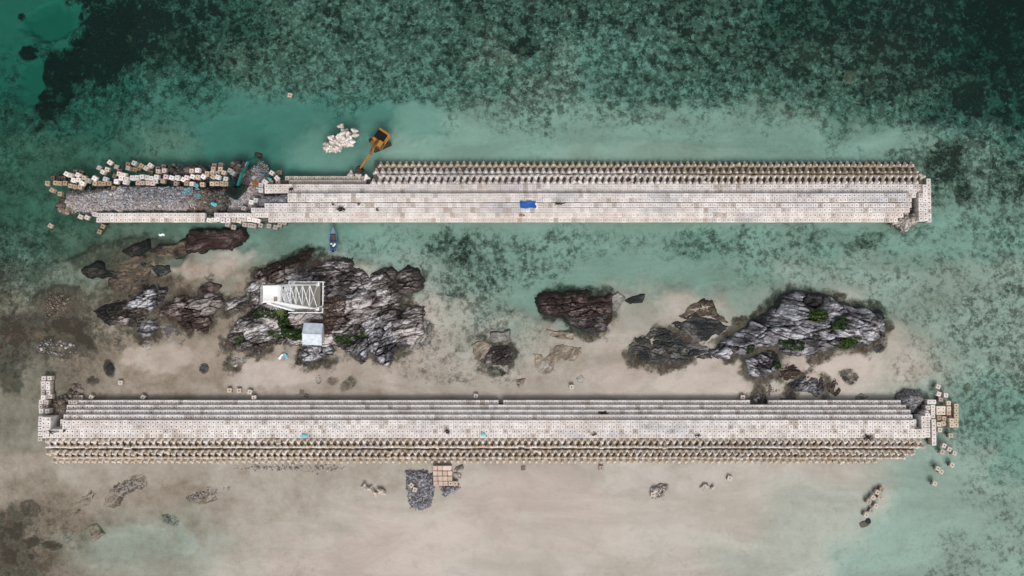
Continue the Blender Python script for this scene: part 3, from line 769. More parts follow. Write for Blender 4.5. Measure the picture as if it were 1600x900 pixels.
# ------------------------------------------------------------------ rocks
ROCKS = []; FEET = []
def rock_z(X, Y):
    best = np.full(np.shape(X), -.1)
    for ax, ay, z, sd in ROCKS:
        i = np.round((X - ax[0]) / (ax[1] - ax[0])).astype(int); j = np.round((Y - ay[0]) / (ay[1] - ay[0])).astype(int)
        ok = (i >= 0) & (j >= 0) & (i < len(ax)) & (j < len(ay))
        ii, jj = np.clip(i, 0, len(ax) - 1), np.clip(j, 0, len(ay) - 1)
        best = np.where(ok & (sd[jj, ii] > 0), np.maximum(best, z[jj, ii]), best)
    return best
def rock(poly, h, mat, label, zoom=None, ang=10, asp=2.3, cell=2.0, step=.14, base=0., edge=1.6, ragged=1.1, seed=1, rough=1., name='rock', cat='rock', group=None, streak=.0):
    if zoom: poly = [zoomed(*zoom, u, v) for u, v in poly]
    pw = [tuple(P(x, y, h * .4)[:2]) for x, y in poly]
    lo = np.min(pw, 0) - 1.6; hi = np.max(pw, 0) + 1.6
    ax = np.arange(lo[0], hi[0], step); ay = np.arange(lo[1], hi[1], step)
    X, Y = np.meshgrid(ax, ay)
    ragged = min(ragged, .14 * math.sqrt((hi[0] - lo[0] - 3.2) * (hi[1] - lo[1] - 3.2)))
    QX = X + ragged * (fbm(X / 2.2, Y / 2.2, seed + 50, 4, .6) - .5) * 2
    QY = Y + ragged * (fbm(X / 2.2, Y / 2.2, seed + 60, 4, .6) - .5) * 2
    sd = poly_sd(QX, QY, pw)
    a = math.radians(ang); ca, sa = math.cos(a), math.sin(a)
    wxx = X + .7 * (fbm(X / 1.6, Y / 1.6, seed + 70, 3) - .5); wyy = Y + .7 * (fbm(X / 1.6, Y / 1.6, seed + 80, 3) - .5)
    u = (wxx * ca + wyy * sa); v = (-wxx * sa + wyy * ca)
    def layer(c, s):
        f1, f2, r1, r2, r3, dx, dy = worley(u / (c * asp), v / c, s)
        return f2 - f1, r1, r2, r3, dx * asp * c, dy * c
    e1, a1, b1, c1, dx1, dy1 = layer(cell, seed); e2, a2, b2, c2, dx2, dy2 = layer(cell * .38, seed + 11); e3, a3, b3, c3, dx3, dy3 = layer(cell * .15, seed + 23)
    env = np.where(sd > 0, 1 - np.exp(-np.maximum(sd, 0) / edge), 0)
    dome = h * (.55 * env + .45 * env * fbm(X / 6, Y / 6, seed + 90, 3) * 1.6)
    k = rough * env ** .5
    z = base + dome + k * h * .30 * (a1 - .5) + k * (dx1 * (b1 - .5) * .16 + dy1 * (c1 - .5) * .55)
    z += k * (.16 * h + .12) * (a2 - .5) + k * (dy2 * (c2 - .5) * .8 + dx2 * (b2 - .5) * .2)
    z += k * .16 * (a3 - .5) + k * dy3 * (c3 - .5) * .7
    ph = v * 1.15 + 1.3 * fbm(u / 5, v / 2.5, seed + 33, 4, .6); band = hsh(np.floor(ph), np.floor(u / 4.5 + a1 * 3), seed + 44); saw = ph - np.floor(ph)
    ph2 = v * 3.1 + 1.1 * fbm(u / 2, v / 1.2, seed + 35, 3, .6); band2 = hsh(np.floor(ph2), np.floor(u / 2.2 + a2 * 3), seed + 45); saw2 = ph2 - np.floor(ph2)
    kk = min(1, .3 + .35 * h)
    z += k * kk * (.3 * (saw - .5) * (.4 + band) + .2 * (saw2 - .5) * (.4 + band2) + .3 * (band - .5))
    z += k * kk * .4 * (fbm(X / .6, Y / .6, seed + 37, 3, .6) - .5)
    cr = np.zeros_like(z)
    z -= k * (1.3 * sstep(.13, 0, e1) + .75 * sstep(.17, 0, e2) + .12 * sstep(.2, 0, e3)) * kk
    z = np.where(sd < 0, base + np.minimum(z - base, 0) * .3 + sd * 1.7, z)
    tint = .3 * a1 + .25 * b2 + .25 * band + .2 * band2
    if streak: tint = tint
    I = np.arange(X.size).reshape(X.shape)
    Q = np.stack([I[:-1, :-1], I[:-1, 1:], I[1:, 1:], I[1:, :-1]], -1).reshape(-1, 4)
    Q = Q[(sd.ravel()[Q] > -.9).all(1)]
    used = np.unique(Q); remap = np.zeros(X.size, np.int64); remap[used] = np.arange(len(used))
    V = np.stack([X, Y, z], -1).reshape(-1, 3)[used]
    c = V.mean(0); c[2] = 0
    me = mesh_np(name, V - c, remap[Q], False)
    fattr(me, 'tint', tint.ravel()[used])
    o = link(name, me, M[mat]); o.location = c
    ROCKS.append((ax, ay, z, sd))
    if h > .4 and base == 0: FEET.append((pw, h))
    return tag(o, label, cat, group)
ZI = (330, 380, 4.092); ZW = (100, 340, 4.09); Z7 = (700, 430, 4.285); Z8 = (960, 440, 3.556)
G1, G2, G3 = 'rocks of the tower islet', 'rocks west of the tower islet', 'rocks of the eastern islet'
rock([(200, 300), (300, 200), (480, 150), (620, 150), (900, 150), (1050, 220), (1190, 250), (1220, 330), (1200, 400), (1300, 440), (1300, 600), (1180, 690), (1000, 690), (800, 660), (640, 680), (440, 650), (200, 640), (150, 560), (250, 440)], 1.3, 'rock_grey', 'dark low bedrock between the rocks of the tower islet', ZI, 14, seed=100, group=G1)
rock([(255, 235), (270, 180), (330, 140), (420, 135), (500, 95), (640, 35), (620, 75), (560, 130), (520, 190), (480, 245), (300, 268)], 2.2, 'rock_brown', 'dark brown pointed rock at the north-west of the tower islet', ZI, 25, seed=101, group=G1)
rock([(490, 240), (540, 180), (640, 140), (760, 110), (880, 118), (930, 190), (975, 260), (900, 330), (760, 335), (690, 240)], 2.6, 'rock_grey', 'grey slabby rock north-east of the white tower', ZI, 8, seed=102, group=G1, asp=3.8)
rock([(960, 290), (1010, 205), (1100, 165), (1170, 185), (1175, 260), (1200, 315), (1100, 335), (990, 330)], 1.9, 'rock_grey', 'low grey rock between the slabby rock and the round brown boulder', ZI, 15, seed=103, group=G1)
rock([(1180, 210), (1250, 158), (1320, 178), (1358, 240), (1340, 295), (1260, 322), (1195, 305)], 1.9, 'rock_mauve', 'round mauve brown boulder at the north-east tip of the tower islet', ZI, 8, seed=104, group=G1, asp=4)
rock([(230, 310), (330, 290), (520, 250), (720, 255), (900, 310), (1100, 320), (1170, 400), (1050, 450), (960, 500), (940, 640), (800, 655), (500, 640), (420, 560), (250, 440)], 3.4, 'rock_mauve', 'central bedrock carrying the white tower and the shed', ZI, 14, cell=3., seed=105, group=G1)
rock([(88, 630), (110, 540), (180, 478), (260, 425), (420, 470), (465, 590), (440, 640), (300, 700), (180, 685), (100, 665)], 2.3, 'rock_grey', 'grey brown rock at the west end of the tower islet', ZI, 20, seed=106, group=G1)
rock([(1130, 480), (1180, 415), (1260, 395), (1360, 408), (1372, 480), (1350, 570), (1280, 645), (1180, 640), (1140, 560)], 2.9, 'rock_mauve', 'big rounded mauve rock at the east end of the tower islet', ZI, 12, seed=107, group=G1, asp=3.6)
rock([(815, 690), (850, 620), (930, 570), (985, 450), (1130, 430), (1200, 600), (1300, 640), (1200, 690), (1130, 785), (1060, 770), (1000, 700), (960, 765), (930, 720)], 2.5, 'rock_blue', 'pale grey rock with streaks running down to the sand', ZI, 40, seed=108, group=G1)
rock([(540, 770), (550, 680), (640, 645), (770, 640), (800, 690), (740, 740), (690, 770), (620, 795)], 1.3, 'rock_blue', 'low pale rocks below the shed', ZI, 5, cell=1.8, seed=109, group=G1)
rock([(760, 560), (800, 520), (900, 440), (1000, 420), (1010, 480), (900, 570), (800, 590)], 3.9, 'rock_mauve', 'long smooth pinkish rock east of the shed', ZI, 35, cell=4, seed=110, group=G1, rough=.6)
rock([(470, 510), (520, 470), (570, 475), (595, 520), (560, 545), (490, 530)], 4.0, 'rock_mauve', 'smooth pinkish boulder between tower and shed', ZI, 5, cell=3, seed=111, group=G1, rough=.6)
rock([(108, 760), (150, 728), (200, 735), (255, 738), (200, 765), (150, 797)], .5, 'rock_slab', 'small grey rock on the sand south-west of the tower islet', ZI, 10, cell=1.2, seed=112)
rock([(1340, 500), (1400, 490), (1425, 520), (1400, 640), (1330, 690), (1230, 700), (1270, 650), (1350, 580)], .25, 'rock_slab', 'streaked low ledge around the east end of the tower islet', ZI, 70, cell=1., seed=113)
rock([(830, 270), (870, 220), (915, 230), (930, 280), (880, 320)], 2.9, 'rock_blue', 'whitish smooth rock beside the tower fence', ZI, 30, cell=4, seed=114, group=G1, rough=.6)
# west rocks
rock([(480, 440), (560, 415), (650, 430), (640, 480), (600, 560), (540, 590), (450, 600), (330, 585), (420, 510)], 2.2, 'rock_blue', 'grey blocky rock at the head of the western rocks', ZW, 20, seed=121, group=G2, asp=2.2)
rock([(190, 610), (250, 560), (340, 520), (440, 500), (540, 580), (500, 680), (420, 700), (330, 690), (250, 670)], .7, 'rock_black', 'low black weedy rock skirting the western rocks', ZW, 10, seed=122, group=G2)
rock([(330, 580), (480, 560), (560, 600), (480, 660), (380, 695), (330, 660)], 1.5, 'rock_brown', 'dark brown banded rock below the grey blocky rock', ZW, 10, seed=133, group=G2)
rock([(460, 725), (510, 650), (580, 640), (608, 700), (580, 742), (490, 772)], 1.3, 'rock_blue', 'pale blue grey boulder standing on the sand edge', ZW, 20, cell=1.8, seed=123, group=G2, rough=.8)
rock([(605, 605), (640, 530), (760, 490), (1000, 485), (1022, 540), (960, 600), (930, 680), (880, 740), (800, 725), (700, 665), (620, 645)], 1.7, 'rock_brown', 'broad dark brown rock with a few grey slabs', ZW, 15, seed=124, group=G2)
rock([(940, 550), (980, 520), (1020, 525), (1010, 560), (950, 575)], 1.9, 'rock_blue', 'pale slab on the end of the broad brown rock', ZW, 10, cell=2, seed=134, group=G2)
rock([(820, 600), (860, 580), (890, 590), (850, 620), (820, 630)], 1.8, 'rock_blue', 'small pale slab in the middle of the broad brown rock', ZW, 20, cell=2, seed=135, group=G2)
rock([(868, 445), (920, 408), (1000, 437), (960, 478), (880, 472)], .7, 'rock_redbrown', 'small reddish brown rock in the sandy pool', ZW, 0, cell=2, seed=125, group=G2, rough=.6)
rock([(1020, 535), (1090, 500), (1165, 488), (1185, 560), (1120, 612), (1030, 612)], 1.3, 'rock_grey', 'rock joining the western rocks to the tower islet', ZW, 25, cell=1.8, seed=126, group=G2)
rock([(620, 690), (690, 700), (785, 760), (760, 835), (690, 800), (640, 745)], -.02, 'rock_slab', 'flat grey slab under the water south of the broad brown rock', ZW, 60, cell=3, seed=127, base=.04, rough=.4)
rock([(790, 100), (900, 82), (1130, 82), (1145, 130), (1065, 190), (900, 200), (770, 222), (780, 150)], .25, 'rock_redbrown', 'long dark reddish rock awash below the upper breakwater', ZW, 5, cell=2.4, seed=128, group=G2, rough=.7)
rock([(375, 205), (450, 180), (520, 150), (532, 190), (480, 230), (425, 247)], .2, 'rock_black', 'black weedy rock west of the long reddish one', ZW, 25, cell=2, seed=129, group=G2)
rock([(115, 335), (200, 288), (240, 298), (255, 335), (340, 345), (410, 352), (400, 378), (150, 372)], .2, 'rock_black', 'low black ledge with a pale rim at the north-west', ZW, 0, cell=2, seed=130, group=G2)
rock([(480, 292), (520, 270), (560, 275), (545, 295), (500, 312)], .2, 'rock_black', 'small black rock in the brown flats', ZW, 20, cell=1.5, seed=131, group=G2)
rock([(555, 325), (600, 300), (660, 315), (685, 350), (600, 382)], .15, 'rock_teal', 'dark grey low rock north of the grey blocky rock', ZW, 15, cell=1.6, seed=132, group=G2)
rock([(330, 350), (400, 255), (520, 240), (560, 310), (560, 380), (640, 385), (520, 440), (380, 500), (300, 470), (280, 400)], -.02, 'rock_apron', 'brown rough reef flat north of the western rocks', ZW, 10, cell=1.6, seed=136, base=.0, rough=.7)
rock([(560, 220), (600, 180), (700, 180), (770, 150), (780, 220), (700, 250), (600, 240)], -.02, 'rock_apron', 'pale brown ledge at the foot of the long reddish rock', ZW, 10, cell=1.4, seed=137, base=.0, rough=.7)
# middle and east rocks
rock([(612, 155), (700, 130), (930, 118), (945, 180), (1000, 150), (1078, 138), (1092, 230), (1060, 385), (960, 382), (860, 335), (790, 285), (700, 248), (630, 222)], 1.1, 'rock_redbrown', 'dark red brown table rock in the middle channel', Z7, 0, seed=141, group='rocks in the middle channel', asp=2.4)
rock([(790, 290), (880, 270), (1070, 260), (1062, 385), (960, 385), (860, 335)], .7, 'rock_teal', 'dark grey southern flank of the red brown table rock', Z7, -6, cell=1.6, seed=142, group='rocks in the middle channel')
rock([(245, 595), (255, 540), (300, 482), (400, 475), (437, 520), (420, 592), (370, 600), (310, 600)], 1.3, 'rock_mauve', 'lone mauve boulder on the sand north of the lower breakwater', Z7, 30, cell=1.5, seed=143, group='rocks in the middle channel', asp=1.8)
rock([(285, 392), (400, 370), (412, 440), (340, 450), (290, 440)], -.02, 'rock_slab', 'pale square slab under the water behind the lone mauve boulder', Z7, 5, cell=2.4, seed=145, base=.0, rough=.4)
rock([(160, 470), (250, 440), (300, 470), (250, 540), (245, 590), (180, 560)], -.02, 'rock_tan', 'sandy ledge west of the lone mauve boulder', Z7, 40, cell=2., seed=146, base=.0, rough=.5)
rock([(1095, 140), (1140, 118), (1180, 150), (1150, 210), (1110, 240)], .02, 'rock_slab', 'pale cracked ledge at the east end of the red brown table rock', Z7, 60, cell=1.2, seed=147, rough=.6)
rock([(1190, 165), (1240, 140), (1315, 135), (1300, 175), (1220, 185)], .1, 'rock_teal', 'small dark flat rock east of the table rock', Z7, 5, cell=1.5, seed=148, base=-.12)
rock([(575, 620), (570, 560), (600, 520), (640, 560), (700, 510), (720, 480), (800, 470), (870, 490), (890, 540), (830, 570), (760, 560), (720, 600), (700, 660), (640, 660)], -.03, 'rock_tan', 'cracked sandy ledge in the middle of the channel', Z7, 40, cell=1.7, seed=149, base=.0, rough=.55)
rock([(600, 620), (620, 580), (660, 570), (690, 620), (650, 660), (610, 650)], .08, 'rock_slab', 'grey cracked rock on the sandy ledge', Z7, 50, cell=1.1, seed=150, rough=.6)
rock([(665, 360), (720, 370), (840, 390), (840, 430), (760, 430), (690, 400)], -.03, 'rock_tan', 'thin sandy ledge south-west of the table rock', Z7, -10, cell=1.2, seed=151, base=.0, rough=.5)
rock([(450, 700), (520, 690), (500, 740), (470, 755)], -.02, 'rock_tan', 'small sandy ledge west of the cracked ledge', Z7, 20, cell=1.4, seed=152, base=.0, rough=.5)
rock([(860, 690), (890, 670), (915, 690), (900, 725), (870, 720)], .35, 'rock_slab', 'pale grey boulder beside a white cube on the sand', Z7, 20, cell=2, seed=153, rough=.5)
rock([(75, 400), (90, 330), (160, 290), (250, 258), (300, 268), (400, 330), (540, 380), (575, 430), (440, 442), (270, 462), (130, 430)], .45, 'rock_teal', 'low dark weedy rock west of the eastern islet', Z8, -8, cell=1.7, seed=161, group=G3)
rock([(330, 235), (400, 200), (550, 190), (642, 240), (590, 290), (480, 328), (390, 295)], .4, 'rock_teal', 'sunken dark rock with a pointed east end', Z8, -5, cell=1.4, rough=.5, seed=162, group=G3)
rock([(540, 380), (620, 335), (700, 270), (850, 180), (930, 100), (1010, 55), (1130, 70), (1250, 82), (1310, 130), (1410, 150), (1500, 178), (1522, 240), (1512, 312), (1430, 352), (1300, 372), (1200, 392), (1090, 425), (1000, 420), (940, 400), (900, 355), (800, 380), (740, 410), (650, 425), (560, 410)], 3.6, 'rock_blue', 'big slate grey islet with green shrubs at the east', Z8, -12, cell=2.6, seed=163, group=G3, asp=2.4)
rock([(1290, 180), (1370, 160), (1500, 180), (1520, 240), (1510, 310), (1400, 320), (1320, 290)], 3.0, 'rock_mauve', 'blocky mauve brown rock at the east end of the slate islet', Z8, -15, cell=1.7, seed=164, group=G3, asp=1.7)
rock([(735, 440), (800, 388), (900, 380), (935, 440), (905, 500), (850, 528), (760, 522)], 2.2, 'rock_blue', 'rounded slate rock at the south-west of the slate islet', Z8, -30, cell=1.8, seed=165, group=G3)
rock([(890, 480), (1000, 465), (1055, 510), (1000, 548), (940, 548)], .9, 'rock_brown', 'low brown rock south of the rounded slate rock', Z8, 10, cell=1.6, seed=166, group=G3)
rock([(965, 560), (1060, 530), (1170, 538), (1182, 600), (1130, 642), (1060, 602), (1000, 605)], 1.3, 'rock_blue', 'whitish jagged rock cluster north of the wall', Z8, 40, cell=1.3, seed=167, group=G3)
rock([(765, 645), (800, 612), (850, 638), (842, 682), (780, 682)], 1.4, 'rock_mauve', 'small pale mauve boulder breaking the wall line', Z8, 30, cell=1.4, seed=168, group=G3)
rock([(968, 625), (990, 610), (1010, 630), (990, 648)], .6, 'rock_mauve', 'tiny pink boulder west of the whitish cluster', Z8, 10, cell=1.5, seed=169, rough=.5)
rock([(1180, 560), (1230, 540), (1260, 600), (1240, 640), (1190, 610)], .15, 'rock_brown', 'dark brown low rock east of the whitish cluster', Z8, 60, cell=1.3, seed=170)
rock([(350, 190), (430, 130), (500, 100), (560, 130), (640, 230), (550, 190), (400, 205)], -.03, 'rock_apron', 'brown sunken shelf north of the pointed rock', Z8, 20, cell=1.3, seed=173, base=-.02, rough=.5)
rock([(1340, 640), (1370, 620), (1410, 640), (1380, 655), (1345, 655)], .1, 'rock_slab', 'small tan boulder against the wall near the east end', Z8, 0, cell=2, seed=174, rough=.5)
rock([(1440, 370), (1480, 350), (1500, 370), (1460, 395)], .05, 'rock_teal', 'small dark rock off the south-east of the slate islet', Z8, 40, cell=1, seed=175)
for k, (cx, cy, rx, ry, m, lb) in enumerate([(1503, 474, 14, 9, 'rock_apron', 'sunken brown rock in the reef east of the slate islet'), (1513, 500, 16, 8, 'rock_apron', 'sunken flat brown rock below the first one in the reef'), (1522, 518, 11, 5, 'rock_tan', 'sunken pale tan rock in the eastern reef'),
                                             (1462, 544, 19, 6, 'rock_tan', 'long pale tan sand ledge in the eastern reef'), (1517, 606, 4, 6, 'rock_tan', 'small pale rock east of the block chain off the wall'), (1352, 820, 8, 5, 'rock_apron', 'tan flat rock at the foot of the block chain'),
                                             (1358, 816, 5, 5, 'rock_teal', 'dark small rock at the foot of the block chain'), (497, 592, 5, 8, 'rock_slab', 'upright oval grey rock on the sand'), (172, 575, 6, 9, 'rock_teal', 'dark oval rock on the sand near the lone cube'), (318, 574, 8, 6, 'rock_teal', 'dark slanting rock on the open sand'),
                                             (230, 540, 10, 8, 'rock_slab', 'round grey slab under water below the blue grey boulder')]):
    pts = [(cx + rx * math.cos(t) * random.uniform(.8, 1.1), cy + ry * math.sin(t) * random.uniform(.8, 1.1)) for t in np.arange(0, 6.2, .6)]
    rock(pts, -.02 if m in ('rock_tan', 'rock_apron') else .1, m, lb, None, 10, cell=1.5, seed=200 + k, base=-1.0 if cx > 1400 else (-.35 if cx > 1300 else -.02), rough=.5, ragged=.6)
for pts, m, lb, sd in [([(102, 795), (120, 780), (145, 766), (150, 772), (135, 790), (112, 805)], 'rock_tan', 'ribbed grey slab on the sand in the south-west', 221), ([(160, 775), (180, 758), (205, 746), (230, 745), (232, 760), (200, 775), (180, 795), (165, 790)], 'rock_tan', 'broad grey slab strewn with stones in the south-west', 222),
                       ([(290, 778), (305, 768), (330, 770), (340, 782), (310, 790)], 'rock_tan', 'low sandy ledge below the loose grey stones', 223), ([(135, 825), (150, 818), (160, 835), (145, 845)], 'rock_tan', 'small rough ledge at the pool edge in the south-west', 224)]:
    rock(pts, -.02, m, lb, None, 30, cell=1.3, seed=sd, base=-.08, rough=.5)

# ------------------------------------------------------------------ sea floor
def spread(lo, hi, step, far, k=1.25):
    a = list(np.arange(lo, hi + step / 2, step)); s = step; left = []; x = lo
    while x > -far:
        s *= k; x -= s; left.append(x)
    s = step; x = a[-1]; right = []
    while x < far:
        s *= k; x += s; right.append(x)
    return np.array(left[::-1] + a + right)

gx = spread(-122, 122, .4, 4000); gy = spread(-66, 76, .4, 4000)
GX, GY = np.meshgrid(gx, gy)
px, py = PX(GX, GY)
far = sstep(0, 900, np.maximum.reduce([-px, px - 1600, -py, py - 900, np.zeros_like(px)]))
wx = px + 45 * (fbm(GX / 7, GY / 7, 3, 5, .6) - .5) * 2; wy = py + 36 * (fbm(GX / 7, GY / 7, 9, 5, .6) - .5) * 2
dep = samp(GD, wx, wy); ree = samp(GR, wx, wy); bro = samp(GB, wx, wy)
# hand placed features of the sea floor: (cx, cy, rx, ry, angle, d depth, d reef, d brown)
for cx, cy, rx, ry, an, dd, dr, db, sd in [
        (150, 60, 95, 48, -30, 0, .55, 0, 1), (60, 135, 32, 60, 10, 0, .45, 0, 2), (20, 70, 14, 12, 0, 0, .9, 0, 3), (8, 12, 8, 8, 0, 0, .9, 0, 4), (102, 17, 8, 13, 25, 0, .9, 0, 6),
        (60, 20, 55, 28, -20, 1.5, -1, 0, 7), (25, 120, 20, 50, 10, 1.2, -1, 0, 71),
        (365, 215, 60, 40, 0, .25, -.5, -.4, 8), (430, 205, 70, 45, 0, .1, -.5, -.3, 9), (620, 190, 80, 35, 0, -.2, -.5, 0, 10),
        (820, 68, 22, 16, 0, .2, .3, .3, 11), (1140, 270, 40, 20, 0, 0, 0, 0, 12), (1360, 375, 28, 12, -15, .1, .25, .3, 13), (1480, 260, 30, 26, 0, .1, .2, .2, 14),
        (1510, 300, 14, 26, 0, .1, .22, .2, 15), (1530, 150, 30, 30, 0, .2, .3, .2, 16), (1334, 115, 11, 10, 0, -.5, -.5, .8, 17),
        (700, 390, 40, 30, 0, .1, .2, .15, 18), (1090, 380, 50, 25, 0, .2, .15, 0, 19),
        (75, 520, 75, 40, 5, 0, .1, .4, 20), (105, 508, 28, 14, 10, .1, .45, .3, 21), (130, 530, 25, 10, 40, .1, .42, .3, 22), (70, 532, 16, 8, 0, .1, .5, .3, 23),
        (15, 560, 22, 60, 0, 0, .15, .4, 24), (90, 470, 45, 26, 0, -.3, .1, .4, 25), (190, 400, 80, 30, -8, -.5, .2, .45, 26), (230, 455, 70, 30, 0, -.3, .1, .3, 27),
        (170, 575, 8, 13, -20, 0, .8, .2, 28), (318, 575, 9, 8, 40, 0, .7, .2, 29), (145, 595, 12, 7, 0, 0, .4, .3, 30),
        (15, 830, 22, 16, 0, 0, .3, .4, 31), (48, 848, 18, 9, -10, 0, .42, .4, 32), (15, 872, 12, 14, 0, 0, .5, .4, 33), (80, 853, 16, 6, 10, 0, .6, .3, 34), (45, 795, 18, 14, 0, 0, .35, .4, 35), (48, 870, 6, 5, 0, 0, .7, .3, 36),
        (265, 812, 16, 9, 20, .22, .3, -.1, 37), (288, 838, 24, 12, 50, .15, 0, -.15, 38), (190, 850, 120, 30, 0, .2, 0, -.1, 39),
        (600, 520, 40, 60, 0, 0, 0, 0, 40), (545, 600, 16, 9, -40, 0, .35, .3, 41), (520, 595, 10, 6, 0, 0, .25, .3, 42),
        (335, 408, 60, 24, -10, -.7, -.4, -.1, 43), (420, 585, 80, 22, 0, -.1, -.3, -.25, 44), (250, 560, 60, 25, 0, -.1, -.3, -.25, 45),
        (960, 590, 60, 25, 0, -.05, -.2, -.15, 46), (1327, 588, 17, 12, 20, .1, .55, .2, 81), (1285, 562, 18, 8, -15, .1, .5, .1, 82), (775, 581, 16, 8, 10, .1, .5, .2, 83), (1330, 545, 26, 6, -20, 0, .35, .1, 84), (1310, 565, 60, 30, 0, -.15, -.1, -.1, 47), (1100, 600, 80, 18, 0, -.05, -.2, -.2, 48),
        (860, 770, 110, 40, 10, -.08, -.2, -.2, 49), (900, 830, 90, 40, 0, -.05, -.2, -.2, 50), (640, 850, 120, 40, 0, -.05, -.2, -.15, 51),
        (1430, 210, 90, 20, -8, -.1, -.2, 0, 52), (1000, 235, 160, 20, 0, -.2, -.2, .05, 53)]:
    b = blob(px, py, cx, cy, rx, ry, an, .35, sd)
    dep = dep + dd * b; ree = ree + dr * b; bro = bro + db * b
# weed and fallen stones round the foot of the rocks
for pw, hh in FEET:
    lo = np.min(pw, 0) - 6; hi = np.max(pw, 0) + 6
    ix = np.where((gx > lo[0]) & (gx < hi[0]))[0]; iy = np.where((gy > lo[1]) & (gy < hi[1]))[0]
    sl = np.s_[iy[0]:iy[-1] + 1, ix[0]:ix[-1] + 1]
    x_, y_ = GX[sl], GY[sl]
    sd = poly_sd(x_, y_, pw) + 4.5 * (fbm(x_ / 2.6, y_ / 2.6, 77, 4, .6) - .5)
    k = sstep(-3.2, -.2, sd) * sstep(.36, .6, fbm(x_ / 6, y_ / 6, 78, 3) + .12)
    ree[sl] = np.maximum(ree[sl], k * .62); bro[sl] = np.maximum(bro[sl], np.minimum(1, k * .95))
dep = np.maximum(dep, .03); ree = np.clip(ree, 0, 1); bro = np.clip(bro, 0, 1)
dep = dep * (1 - far) + 9 * far
rough = (fbm(GX / 2.2, GY / 2.2, 31, 4, .6) - .5)
zz = -dep + rough * (.12 * sstep(.1, .9, dep) + .5 * ree * sstep(.5, 2, dep)) + .02 * (fbm(GX / .8, GY / .8, 33, 2) - .5)
zz = np.minimum(zz, -.02)
# the highest sand rises just out of the water
em = blob(px, py, 335, 402, 40, 12, -10, .5, 61) * .0
zz = zz + em
ny, nx = GX.shape
I = np.arange(nx * ny).reshape(ny, nx)
F = np.stack([I[:-1, :-1], I[:-1, 1:], I[1:, 1:], I[1:, :-1]], -1).reshape(-1, 4)
me = mesh_np('seabed', np.stack([GX, GY, zz], -1).reshape(-1, 3), F, True)
fattr(me, 'reef', ree); fattr(me, 'brown', bro); fattr(me, 'silt', sstep(1.0, 3.6, dep) * (1 - .4 * far))

